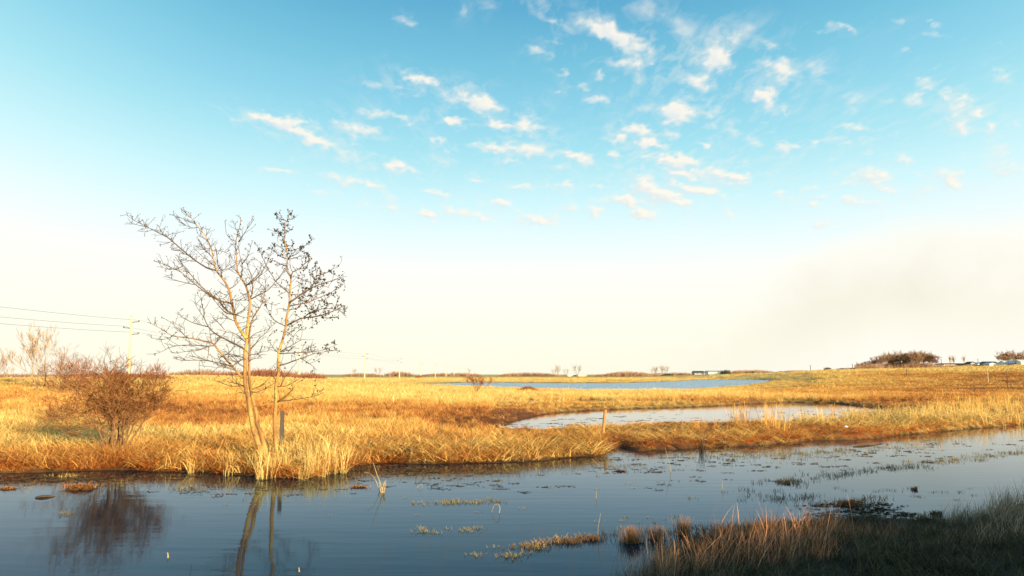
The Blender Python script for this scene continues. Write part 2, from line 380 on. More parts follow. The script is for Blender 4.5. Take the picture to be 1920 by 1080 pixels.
# ------------------------------------------------------------------ clouds (one sheet of altocumulus high above)
CL = [(762,36,18,7,10,.5),(1040,40,45,8,28,.55),(1005,95,18,9,10,.5),(780,148,24,8,20,.75),(750,168,10,6,0,.4),(1055,135,12,10,30,.35),
 (890,190,62,13,14,.95),(940,232,38,7,15,.8),(990,238,28,10,28,.75),(850,228,26,8,8,.7),(925,278,40,7,5,.75),(1000,280,48,12,10,.7),(955,296,18,7,0,.6),
 (490,225,60,9,8,.6),(545,235,45,10,15,.7),(590,263,42,9,18,.85),(665,242,48,12,8,.75),(700,210,40,9,5,.4),(770,232,12,5,0,.5),
 (740,314,38,8,10,.85),(660,292,40,8,10,.4),(520,318,34,5,5,.55),(640,335,52,9,12,.6),(700,345,30,5,10,.3),(610,360,45,7,8,.3),(690,382,30,4,10,.3),
 (830,300,30,10,20,.35),(808,401,30,6,5,.7),(868,395,50,9,15,.55),(905,410,25,4,12,.4),(970,349,28,7,5,.5),(1010,413,34,6,10,.75),(930,385,22,8,10,.4),
 (1130,50,60,20,18,.6),(1150,65,60,11,20,.8),(1200,95,40,14,12,.6),(1160,118,38,9,6,.6),(1210,20,50,22,10,.35),(1120,185,26,8,0,.45),(1205,145,20,12,20,.3),
 (1330,105,38,24,15,.7),(1345,118,24,14,30,.6),(1308,152,38,12,12,.75),(1290,55,45,24,10,.35),(1400,60,50,20,15,.3),(1365,80,40,24,20,.35),
 (1268,210,33,20,15,1.),(1435,182,22,15,0,.95),(1470,138,26,20,20,.55),(1415,120,16,8,0,.35),(1535,135,26,26,-30,.3),(1335,205,14,8,0,.35),
 (1330,235,12,9,0,.35),(1370,238,20,14,0,.45),(1200,243,30,8,14,.8),(1228,268,24,8,12,.75),(1160,256,22,9,6,.75),(1155,290,18,8,4,.6),(1215,290,12,7,0,.5),(1260,255,18,6,5,.5),
 (1092,295,32,8,14,.8),(1322,269,10,7,0,.6),(1272,302,42,9,6,.85),(1280,326,38,7,3,.85),(1345,330,28,14,10,.6),(1385,334,30,10,8,.8),(1245,365,58,9,22,1.),(1310,356,52,8,14,.95),
 (1205,338,20,14,30,.5),(1182,375,42,8,6,.9),(1208,402,30,7,2,.85),(1120,400,14,10,10,.6),(1070,385,18,10,0,.5),(1045,405,18,9,5,.4),(1060,345,18,6,5,.4),(1115,350,20,5,8,.4),
 (1472,280,18,12,10,.7),(1408,262,20,12,0,.4),(1465,365,22,10,15,.45),(1520,268,12,8,0,.4),(1560,260,28,10,0,.4),(1608,238,28,7,0,.6),(1595,190,30,22,-20,.3),(1520,352,15,6,0,.35),
 (1625,263,18,7,0,.3),(1635,328,42,14,4,.75),(1655,352,22,8,20,.5),(1600,375,22,7,5,.6),(1640,376,24,7,5,.5),(1692,295,20,8,8,.6),(1775,325,30,12,15,.6),(1790,345,26,8,12,.65),
 (1735,350,22,9,5,.3),(1710,188,22,13,5,.5),(1735,155,20,10,-10,.5),(1770,172,14,10,0,.45),(1810,182,14,6,0,.4),(1795,212,24,24,10,.55),(1800,240,18,12,0,.5),(1860,237,18,9,0,.65),(1832,212,13,9,0,.5),
 (1870,290,34,28,10,.45),(1885,150,20,16,-10,.25),(1715,363,18,8,0,.3),(1430,395,14,9,0,.3),(1530,390,20,8,5,.25),(1400,300,22,7,0,.3),(1440,325,20,6,0,.25),(915,5,35,10,10,.35),(868,20,14,12,50,.3),
 (1500,330,14,6,0,.25),(1560,300,20,6,0,.2),(1150,438,18,4,5,.3),(1040,315,14,6,0,.3),(800,362,22,6,10,.3),(740,372,22,5,10,.25)]
_cr = np.random.default_rng(12)
for _ in range(95):      # the many faint small puffs between the larger ones
    cx, cy = _cr.uniform(640, 2000), _cr.uniform(0, 440)
    if cy < 430 - .0 and (cx > 980 or cy > 120): CL.append((cx, cy, _cr.uniform(8, 26), _cr.uniform(4, 9), _cr.uniform(-5, 25), _cr.uniform(.2, .5)))
azg = np.linspace(-44, 46, 560); elg = np.concatenate([np.linspace(6.5, 30, 290), np.linspace(30.3, 50, 30)])
AZ, EL = np.meshgrid(np.radians(azg), np.radians(elg))
ALT = 1600.
rr = ALT/np.tan(EL); CX = rr*np.sin(AZ); CY = rr*np.cos(AZ)
cpx, cpy = to_px(CX, CY, np.full(CX.shape, ALT+EYE))
def cden(px, py, grow=1.0):
    d = np.zeros(px.shape); q0, q1 = px, py
    px = q0 + (fbm(q0/26, q1/17, 3)-.5)*34 + (fbm(q0/9+7, q1/7, 2)-.5)*16
    py = q1 + (fbm(q0/24+40, q1/15+9, 3)-.5)*18 + (fbm(q0/9+90, q1/6, 2)-.5)*10
    for k, (cx, cy, a_, b_, ang, o_) in enumerate(CL):
        an = math.radians(ang); dx = px-cx; dy = py-cy
        u = (dx*math.cos(an)+dy*math.sin(an))/(a_*grow*.95); v_ = (-dx*math.sin(an)+dy*math.cos(an))/(b_*grow*1.15)
        d = d + (1.1 if cy > 130 else .85)*o_*np.exp(-(u*u + v_*v_))
    return d
den = cden(cpx, cpy)
den_s = cden(cpx+7, cpy-6)          # the density towards the light: thin there = lit edge
wisp = cden(cpx, cpy, 2.3)
me = bpy.data.meshes.new('clouds')
ny_, nx_ = CX.shape
i, j = np.meshgrid(np.arange(ny_-1), np.arange(nx_-1), indexing='ij')
fq = np.stack([i*nx_+j, i*nx_+j+1, (i+1)*nx_+j+1, (i+1)*nx_+j], -1).reshape(-1, 4)
me.from_pydata(np.stack([CX, CY, np.full(CX.shape, ALT)], -1).reshape(-1, 3).tolist(), [], fq.tolist()); me.update()
for nm, arr in (('cloud_body', den), ('cloud_body_lit', den_s), ('wisp', wisp)):
    q = me.attributes.new(nm, 'FLOAT', 'POINT'); q.data.foreach_set('value', arr.astype(np.float32).ravel())
m, t = mat('cloud'); o = t.n('ShaderNodeOutputMaterial')
d_ = t.n('ShaderNodeAttribute', attribute_name='cloud_body').outputs['Fac']; ds_ = t.n('ShaderNodeAttribute', attribute_name='cloud_body_lit').outputs['Fac']
wp = t.n('ShaderNodeAttribute', attribute_name='wisp').outputs['Fac']
geo = t.n('ShaderNodeNewGeometry')
mpc = t.n('ShaderNodeMapping'); t.l(geo.outputs['Position'], mpc.inputs[0]); mpc.inputs['Scale'].default_value = (1, .38, 1); mpc.inputs['Rotation'].default_value = (0, 0, .25)
na1 = t.noise(mpc.outputs[0], .010, 7, .6, .5); na2 = t.noise(mpc.outputs[0], .0035, 4, .55, .3)
br = t.math('ADD', t.math('MULTIPLY', t.math('SUBTRACT', na1, .5), 2.7), t.math('MULTIPLY', t.math('SUBTRACT', na2, .5), .7))
core = t.math('ADD', d_, t.math('MULTIPLY', br, t.math('MINIMUM', t.math('MULTIPLY', d_, 1.35), .62)))
al = t.mapr(core, .10, .80, 0, 1)
wv = t.math('MULTIPLY', t.math('MULTIPLY', wp, .45), t.mapr(t.math('ADD', na1, t.math('MULTIPLY', na2, .5)), .72, 1.0, 0, 1))
al = t.math('MAXIMUM', al, t.math('MINIMUM', wv, .28)); al = t.math('MULTIPLY', al, .93, clamp=True)
lit = t.mapr(t.math('ADD', t.math('SUBTRACT', d_, ds_), t.math('MULTIPLY', br, .25)), -.25, .35, 0, 1)
cc_ = t.mix(lit, (*lin((230,237,238)), 1), (*lin((255,249,236)), 1))
em = t.n('ShaderNodeEmission'); t.l(cc_, em.inputs[0]); em.inputs[1].default_value = .47; tr = t.n('ShaderNodeBsdfTransparent')
mx = t.n('ShaderNodeMixShader'); t.l(al, mx.inputs[0]); t.l(tr.outputs[0], mx.inputs[1]); t.l(em.outputs[0], mx.inputs[2]); t.l(mx.outputs[0], o.inputs[0])
co = finish('clouds', me, m, kind='stuff', label='scattered small white clouds drifting across the blue sky', category='clouds')

# ------------------------------------------------------------------ scattered vegetation
def blade(mb, x, y, L, wd, az_, lean, curl, shade, segs=3, tip=.15, base_z=0, fold=None):
    """one grass blade; lean = angle from upright at the base, curl = added angle to the tip"""
    p = np.array([x, y, base_z], float); dirh = (math.cos(az_), math.sin(az_)); side = random.uniform(0, math.pi)
    sx, sy = math.cos(side)*wd/2, math.sin(side)*wd/2
    b = len(mb.v); a_ = lean
    for k in range(segs+1):
        f = 1 - (1-tip)*(k/segs)**1.5
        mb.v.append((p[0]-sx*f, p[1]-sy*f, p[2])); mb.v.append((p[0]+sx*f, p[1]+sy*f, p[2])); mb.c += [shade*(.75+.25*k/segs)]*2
        if fold and k == fold: a_ += random.uniform(1.2, 2.0)
        a_ = lean + curl*((k+1)/segs) if not (fold and k >= fold) else a_
        st = L/segs
        p = p + np.array([math.sin(a_)*dirh[0]*st, math.sin(a_)*dirh[1]*st, math.cos(a_)*st])
        if p[2] < .01: p[2] = .01 + random.random()*.05
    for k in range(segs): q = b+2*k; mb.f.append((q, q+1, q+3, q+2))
def source(kind, n, seed):
    random.seed(seed); mb = MB(); R_ = random
    for _ in range(n):
        g = R_.gauss
        if kind == 'tuft':
            a_ = R_.uniform(0, 6.3); blade(mb, g(0,.11), g(0,.11), R_.uniform(.18,.55), .016, a_, R_.uniform(.05,.8), R_.uniform(.1,1.3), R_.choice((.35,.6,.9,1.1,1.5))*R_.uniform(.85,1.15))
        elif kind == 'mat':      # matted, fallen
            a_ = R_.gauss(0, .8); blade(mb, g(0,.22), g(0,.22), R_.uniform(.45,1.05), .021, a_, R_.uniform(.4,1.1), R_.uniform(.6,1.3), R_.choice((.3,.55,.85,1.15,1.6))*R_.uniform(.85,1.15), 4)
        elif kind == 'far':
            a_ = R_.uniform(0, 6.3); blade(mb, g(0,.30), g(0,.30), R_.uniform(.25,.6), .035, a_, R_.uniform(.05,.6), R_.uniform(.1,.8), R_.uniform(.4,1.4), 2)
        elif kind == 'reed':
            a_ = R_.uniform(0, 6.3); fo = 3 if R_.random() < .25 else None
            blade(mb, g(0,.13), g(0,.13), R_.uniform(.6,1.25), .020, a_, abs(g(0,.16)), R_.uniform(0,.35), R_.uniform(.7,1.25), 4, .25, 0, fo)
        elif kind == 'reedfall':
            a_ = R_.gauss(0, 1.0); blade(mb, g(0,.3), g(0,.2), R_.uniform(.6,1.2), .030, a_, R_.uniform(1.0,1.55), R_.uniform(0,.3), R_.uniform(.6,1.3), 3, .3, R_.uniform(.05,.32))
        elif kind == 'fine':
            a_ = R_.gauss(.4, 1.3); blade(mb, g(0,.12), g(0,.12), R_.uniform(.2,.8), R_.choice((.006,.008,.013)), a_, abs(g(.05,.24)), R_.uniform(.1,.8), R_.choice((.35,.6,1.,1.6))*R_.uniform(.85,1.15), 4, .1)
        elif kind == 'low':
            a_ = R_.uniform(0, 6.3); blade(mb, g(0,.16), g(0,.16), R_.uniform(.08,.28), .010, a_, R_.uniform(.3,1.2), R_.uniform(.1,.9), R_.uniform(.6,1.2), 3)
        elif kind == 'sprig':
            a_ = R_.uniform(0, 6.3); blade(mb, g(0,.10), g(0,.05), R_.uniform(.03,.13), .010, a_, R_.uniform(.1,1.0), R_.uniform(0,.6), R_.uniform(.6,1.3), 2, .3, -.01)
        elif kind == 'fleck':
            a_ = R_.gauss(0, .5); x, y = g(0,.22), g(0,.12); L = R_.uniform(.03,.18); w_ = R_.uniform(.008,.022)
            u = Vector((math.cos(a_), math.sin(a_), 0)); v_ = Vector((-u.y, u.x, 0)); c_ = Vector((x, y, R_.uniform(.004,.012)))
            mb.tube([c_-u*L/2, c_+v_*w_*.3+Vector((0,0,.006)), c_+u*L/2], [w_*.3, w_*.5, w_*.2], 3, False, R_.uniform(.5,1.2))
    me = mb.mesh('plant_' + kind); me.materials.append(M_grass); return me
_lib = {}
def lib(kind, n, count=4):
    key = (kind, n)
    if key not in _lib:
        c = bpy.data.collections.new('lib_%s_%d' % (kind, n))
        for i_ in range(count):
            o_ = bpy.data.objects.new('%s_%d' % (kind, i_), source(kind, n, 11*i_+len(kind)*7)); c.objects.link(o_)
        _lib[key] = (c, count)
    return _lib[key]
def scatter(name, P, rz, scl, tint, libkey, label, cat, tilt=None):
    c, cnt = lib(*libkey); n = len(P)
    me = bpy.data.meshes.new(name); me.vertices.add(n); me.vertices.foreach_set('co', np.asarray(P, np.float32).ravel())
    rot = np.zeros((n, 3), np.float32); rot[:,2] = rz
    if tilt is not None: rot[:,0] = tilt
    me.attributes.new('rot', 'FLOAT_VECTOR', 'POINT').data.foreach_set('vector', rot.ravel())
    s3 = np.asarray(scl, np.float32)
    if s3.ndim == 1: s3 = np.repeat(s3[:,None], 3, 1)
    me.attributes.new('scl', 'FLOAT_VECTOR', 'POINT').data.foreach_set('vector', s3.ravel())
    me.attributes.new('pick', 'INT', 'POINT').data.foreach_set('value', rng.integers(0, cnt, n).astype(np.int32))
    me.attributes.new('tint', 'FLOAT_COLOR', 'POINT').data.foreach_set('color', np.hstack([tint, np.ones((n,1))]).astype(np.float32).ravel())
    ng = bpy.data.node_groups.new(name, 'GeometryNodeTree')
    ng.interface.new_socket('Geometry', in_out='INPUT', socket_type='NodeSocketGeometry'); ng.interface.new_socket('Geometry', in_out='OUTPUT', socket_type='NodeSocketGeometry')
    N = ng.nodes; gi = N.new('NodeGroupInput'); go = N.new('NodeGroupOutput'); ip = N.new('GeometryNodeInstanceOnPoints'); ci = N.new('GeometryNodeCollectionInfo')
    ci.inputs['Collection'].default_value = c; ci.inputs['Separate Children'].default_value = True; ci.inputs['Reset Children'].default_value = True
    def att(nm, typ):
        q = N.new('GeometryNodeInputNamedAttribute'); q.data_type = typ; q.inputs['Name'].default_value = nm; return next(s for s in q.outputs if s.enabled)
    L_ = ng.links.new
    L_(gi.outputs[0], ip.inputs['Points']); L_(ci.outputs[0], ip.inputs['Instance']); ip.inputs['Pick Instance'].default_value = True
    L_(att('pick', 'INT'), ip.inputs['Instance Index']); L_(att('rot', 'FLOAT_VECTOR'), ip.inputs['Rotation']); L_(att('scl', 'FLOAT_VECTOR'), ip.inputs['Scale'])
    L_(ip.outputs[0], go.inputs[0])
    o_ = finish(name, me, None, kind='stuff', label=label, category=cat)
    md = o_.modifiers.new('scatter', 'NODES'); md.node_group = ng
    return o_
def field_points(n, r0, r1, a=1.2, half=38):
    """random points in the view sector, thinner with distance as r^-a per unit area"""
    u = rng.random(n); e = 2-a
    r = (r0**e + u*(r1**e - r0**e))**(1/e); th = np.radians(rng.uniform(-half, half, n))
    return r*np.sin(th), r*np.cos(th), r
def on_land(x, y, zmin=.06):
    z = height(x, y); k = z > zmin; return x[k], y[k], z[k], k
nz = lambda x, y, s, o_=3: fbm(x*s, y*s, o_)

# 1. upright sward from the far bank back
x, y, r = field_points(46000, 18, 120, 1.3); x, y, z, k = on_land(x, y); q = y > 17; x, y, z = x[q], y[q], z[q]
d = dry(x, y, z); r = np.hypot(x, y)
px, py = to_px(x, y, z); hm = np.where((px > 925) & (py > 752), .34, .62)*np.where((px > 1080) & (py > 800), .8, 1)
scl = (.6 + .6*d)*(.5+1.0*fbm(x*.5+3, y*.5, 3))*(.75+.5*rng.random(len(x)))*np.clip(.8 + r/80, 1, 1.6)*hm*np.where(sdist(lake, x, y) < 14, .6, 1)
t_ = pal(np.clip(d + rng.normal(0, .17, len(x)), 0, 1))
scatter('meadow_grass', np.stack([x, y, z-.02], -1), rng.uniform(0, 6.3, len(x)), scl, t_, ('tuft', 40, 8), 'dry straw coloured grass covering the marsh between the ditch and the lake', 'grass')
# 2. coarse sward further out
x, y, r = field_points(26000, 100, 460, 1.55); x, y, z, k = on_land(x, y, .05)
d = dry(x, y, z); r = np.hypot(x, y)
scl = (.6+.6*d)*(.8+.5*rng.random(len(x)))*np.clip(.5+r/330, .6, 1.7)*np.where(sdist(lake, x, y) < 16, .55, 1)
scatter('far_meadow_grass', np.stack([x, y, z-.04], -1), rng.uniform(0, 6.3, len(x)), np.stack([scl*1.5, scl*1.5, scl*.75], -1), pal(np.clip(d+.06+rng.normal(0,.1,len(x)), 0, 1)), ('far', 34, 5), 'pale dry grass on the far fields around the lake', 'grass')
# 3. matted grass along the ditch bank
def band(n, px0, px1, dmin, dmax, src=ditch, y0=17, y1=46, zmin=.03):
    x = rng.uniform(-26, 42, n*6); y = rng.uniform(y0, y1, n*6); s = sdist(src, x, y)
    px, py = to_px(x, y, np.zeros_like(x)); k = (s > dmin) & (s < dmax) & (px > px0) & (px < px1) & (y > 16.5)
    x, y, s = x[k][:n], y[k][:n], s[k][:n]; z = height(x, y); k = z > zmin
    return x[k], y[k], z[k], s[k]
x, y, z, s = band(7000, -200, 2100, .0, 4.2)
px, py = to_px(x, y, z); left = px < 1075
k = rng.random(len(x)) < np.where(left, 1, .55)*np.where(s < 1.4, 1, .55); x, y, z, s, px = x[k], y[k], z[k], s[k], px[k]
d = np.clip(dry(x, y, z)*np.where(s < .5, .62, 1)+rng.normal(0, .1, len(x)), 0, 1)
tn = pal(d); tn[s < .55] *= np.array([1.05,.80,.62]); tn[px > 1075] *= np.array([1.1,.84,.72]); tn = np.clip(tn, 0, .92)
scl = (.5+.5*rng.random(len(x)))*np.interp(px, [700, 930, 970, 1130, 2000], [1.0, .85, .62, .52, .6])*np.where(s < .25, .75, 1)
scatter('matted_bank_grass', np.stack([x, y, z-.02], -1), rng.normal(-1.2, 1.0, len(x)), np.stack([scl, scl, scl*.85], -1), tn, ('mat', 34, 8), 'matted orange and yellow grass sagging over the edge of the ditch', 'grass')
# 4. bright arching hummocks on the bank
bx, by, bs = [], [], []
for cx, cy, sx, sy, n, sc in [(905,852,60,9,110,1.05),(985,845,50,10,80,.95),(1035,842,18,8,30,.9),(1100,838,16,9,80,1.0),(1105,815,12,6,30,1.0),(830,845,50,10,90,1.05),(700,850,50,12,90,1.05),(60,830,70,16,150,1.1),(150,820,35,16,80,1.),(360,835,70,14,90,.95),(580,840,50,16,120,1.1),(430,800,70,10,80,.9),(270,855,60,8,60,.8),(660,800,90,12,110,.9),(880,800,60,8,40,.8),(1200,826,90,10,90,.42),(1380,820,90,9,80,.45),(1300,812,110,6,50,.4),(1560,812,80,8,60,.5),(1180,808,60,4,30,.4)]:
    for _ in range(n):
        g = gnd(cx+rng.normal(0, sx), cy+rng.normal(0, sy), .2); bx.append(g.x); by.append(g.y); bs.append(sc)
x, y = np.array(bx), np.array(by); bs = np.array(bs); z = height(x, y); k = (z > .05); x, y, z, bs = x[k], y[k], z[k], bs[k]
d = np.clip(dry(x, y, z)*.5+.45+rng.normal(0,.12,len(x)), 0, 1)
scatter('arching_grass', np.stack([x, y, z-.02], -1), rng.uniform(0, 6.3, len(x)), bs*(.6+.45*rng.random(len(x))), pal(d), ('mat', 34, 8), 'bright yellow arching grass clumps on the far bank of the ditch', 'grass')
# 5. reeds
P, rz_, sc_, tn_ = [], [], [], []
def reeds(px0, px1, py0, py1, n, s0, s1, d=.9, zoff=0.0, lim=-.12):
    for _ in range(n):
        g = gnd(rng.uniform(px0, px1), rng.uniform(py0, py1), .05); hz = H1(g.x, g.y)
        if hz < lim: continue
        P.append((g.x, g.y, max(hz, -.05)-.02)); rz_.append(rng.uniform(0, 6.3)); sc_.append(rng.uniform(s0, s1)); tn_.append(pal(np.clip(d+rng.normal(0,.1), 0, 1)))
reeds(455, 655, 882, 898, 44, .35, .6, 1.); reeds(500, 650, 868, 885, 30, .45, .75, 1.); reeds(475, 520, 885, 897, 8, .5, .8, 1.)
reeds(330, 440, 880, 890, 8, .3, .5, .95)
reeds(1500, 1720, 786, 803, 60, .4, .85, .85); reeds(1700, 1990, 768, 800, 100, .5, .95, .9); reeds(1375, 1410, 798, 812, 8, .7, 1.05, .7)
reeds(1430, 1475, 800, 818, 10, .7, 1.1, .75); reeds(1750, 1900, 745, 775, 40, .6, 1.0, .7); reeds(1280, 1500, 806, 822, 14, .35, .6, .5)
reeds(1560, 1700, 770, 782, 24, .5, .9, .6, 0, -.4)
scatter('standing_reeds', np.array(P), np.array(rz_), np.array(sc_), np.array(tn_), ('reed', 13, 8), 'pale dead cattail reeds standing along both shores', 'reeds')
P, rz_, sc_, tn_ = [], [], [], []
reeds(1480, 1900, 790, 812, 120, .5, .9, .9); reeds(1600, 1760, 785, 800, 70, .6, 1.1, .9); reeds(440, 660, 880, 898, 16, .4, .6, .95); reeds(1150, 1480, 805, 838, 110, .35, .6, .75)
scatter('fallen_reeds', np.array(P), np.array(rz_), np.array(sc_), np.array(tn_), ('reedfall', 26, 4), 'broken cattail stalks lying along the ditch edge', 'reeds')
# lakeside fringe
P, rz_, sc_, tn_ = [], [], [], []
for _ in range(2600):
    px = rng.uniform(600, 1460); pyb = np.interp(px, [600,700,900,1040,1200,1320,1460],[725,727,730,734,736,731,719])
    g = gnd(px, pyb+abs(rng.normal(0, 3.0)), .15); hz = H1(g.x, g.y)
    if hz < .02: continue
    P.append((g.x, g.y, hz-.05)); rz_.append(rng.uniform(0,6.3)); sc_.append(rng.uniform(.25,.6)); tn_.append(pal(np.clip(rng.normal(.85,.15),0,1)))
scatter('lakeside_reeds', np.array(P), np.array(rz_), np.array(sc_), np.array(tn_), ('far', 34, 5), 'fringe of pale reeds along the near shore of the blue lake', 'reeds')
# 6. near bank
rus = np.array([.50,.24,.12]); gry_shade = np.array([.27,.20,.125]); grn = np.array([.075,.065,.035])  # russet for the sunlit strip; grey puts the bank's shade into the grass colour
P, rz_, sc_, tn_ = [], [], [], []
def nearg(px0, px1, py0, py1, n, s0, s1, c, jit=.15, zb=.1, mud=True):
    for _ in range(n):
        g = gnd(rng.uniform(px0, px1), rng.uniform(py0, py1), zb); hz = H1(g.x, g.y)
        if hz < -.10: continue
        P.append((g.x, g.y, max(hz, -.02)-.01)); rz_.append(rng.uniform(-1.2, 1.6)); sc_.append(rng.uniform(s0, s1)); tn_.append(np.clip(c*(1+rng.normal(0, jit)), 0, 1))
nearg(1240, 1580, 1010, 1095, 120, .28, .60, rus*1.25); nearg(1240, 1570, 1010, 1095, 14, .65, .85, rus*1.3); nearg(1330, 1570, 985, 1010, 55, .18, .42, rus*1.1); nearg(1540, 1680, 990, 1060, 34, .15, .45, rus*.8); nearg(1600, 1800, 995, 1090, 24, .12, .4, gry_shade); nearg(1150, 1260, 1055, 1120, 40, .4, .8, gry_shade)
nearg(1170, 1240, 1005, 1020, 12, .3, .45, rus); nearg(1500, 1700, 1000, 1100, 50, .15, .4, gry_shade*.8); nearg(1700, 2100, 1005, 1120, 80, .12, .32, gry_shade); nearg(1820, 2100, 1010, 1120, 26, .4, .7, gry_shade*1.3)
nearg(1860, 2100, 940, 1000, 130, .40, .85, gry_shade*1.6); nearg(1760, 1870, 955, 990, 50, .3, .6, gry_shade*1.3); nearg(1150, 1500, 1085, 1180, 90, .2, .42, gry_shade)
scatter('near_bank_grass', np.array(P), np.array(rz_), np.array(sc_), np.array(tn_), ('fine', 24, 8), 'tall russet grass standing on the near bank, coloured grey where shaded', 'grass')
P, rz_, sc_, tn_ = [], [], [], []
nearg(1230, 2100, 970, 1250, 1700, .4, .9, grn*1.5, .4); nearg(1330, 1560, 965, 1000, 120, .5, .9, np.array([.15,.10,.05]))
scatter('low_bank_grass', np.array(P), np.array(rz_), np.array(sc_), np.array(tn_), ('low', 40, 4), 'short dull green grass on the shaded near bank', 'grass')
# 7. weed and flecks on the ditch
P, rz_, sc_, tn_ = [], [], [], []
olive = np.array([.24,.18,.055]); pale = np.array([.30,.25,.12])
def weeds(cx, cy, sx, sy, n, s0, s1, c, slope=0.0):
    for _ in range(n):
        dx = rng.normal(0, sx); g = gnd(cx+dx, cy+dx*slope+rng.normal(0, sy), 0)
        if H1(g.x, g.y) > .03: continue
        P.append((g.x, g.y, 0)); rz_.append(rng.uniform(-.4,.4)); sc_.append(rng.uniform(s0, s1)); tn_.append(np.clip(c*(1+rng.normal(0,.25)), 0, 1))
for q in [(1650,880,150,5,90,.6,1.1,olive,-.13),(1800,862,90,3,70,.6,1.1,olive,-.12),(1500,850,120,4,80,.6,1.,olive,-.06),(1380,848,60,5,50,.7,1.,olive*1.2,0),(1600,845,90,5,60,.6,1.,olive,-.1),
          (1480,935,40,5,26,.7,1.1,olive,0),(1590,945,40,5,22,.8,1.3,np.array([.30,.16,.06]),0),(1480,905,14,2,14,.8,1.2,np.array([.35,.2,.07]),0),(860,942,45,2,34,.5,.9,olive*1.4,-.04),(800,995,22,3,12,.4,.8,pale,0),(875,995,16,2,9,.4,.8,pale,-.2),
          (1080,1012,40,2,26,.7,1.2,np.array([.42,.25,.10]),-.12),(1000,1026,20,3,20,.6,1.,np.array([.3,.2,.08]),0),(960,1045,10,3,8,.6,.9,pale,0),(890,1035,20,6,5,.4,.6,pale,0),(1130,875,40,3,20,.5,.8,olive,0),(1220,880,60,5,16,.4,.7,olive,0),
          (340,916,12,2,8,.6,1.1,pale,0),(370,917,10,1,6,.5,.9,pale,0),(120,893,12,2,10,.7,1.,np.array([.6,.45,.15]),0),(215,905,16,4,14,.5,.9,olive,0),(125,965,8,2,5,.5,.8,olive,0),(1700,925,90,10,20,.4,.8,olive,0),(1730,972,30,4,18,.6,1.,olive*.6,0),
          (1180,975,60,8,10,.4,.6,pale,0),(1290,1000,60,8,24,.6,1.,olive,0),(1240,880,300,30,40,.3,.7,pale,-.05),(600,940,250,25,14,.3,.5,pale,0)]: weeds(*q)
scatter('water_weed', np.array(P), np.array(rz_), np.array(sc_), np.array(tn_), ('sprig', 12, 6), 'small sprigs of weed poking through the ditch water', 'water plants')
P, rz_, sc_, tn_ = [], [], [], []
dk = np.array([.09,.06,.035])
for q in [(760,882,90,5,40,.5,1.1,dk*2,0),(1230,868,120,10,45,.4,1.,dk,-.05),(1600,862,170,9,60,.5,1.,dk*1.6,-.1),(60,900,90,6,50,.5,1.2,dk*1.6,0),(250,895,90,4,30,.5,1.,dk*1.5,0),(430,915,120,12,30,.4,.8,dk,0),(1200,786,200,6,70,.5,1.1,dk,-.03),(1560,778,90,5,40,.5,1.,dk,0),(850,905,160,14,50,.3,.8,dk,0),
          (1640,962,60,5,30,.6,1.2,dk,0),(1720,976,40,3,20,.6,1.2,dk,0),(1600,948,40,4,30,.6,1.,dk*2,0),(1060,800,50,4,20,.5,1.,dk,0)]: weeds(*q)
scatter('floating_debris', np.array(P), np.array(rz_), np.array(sc_), np.array(tn_), ('fleck', 8, 5), 'dark bits of stalk and mud floating on the water', 'debris')

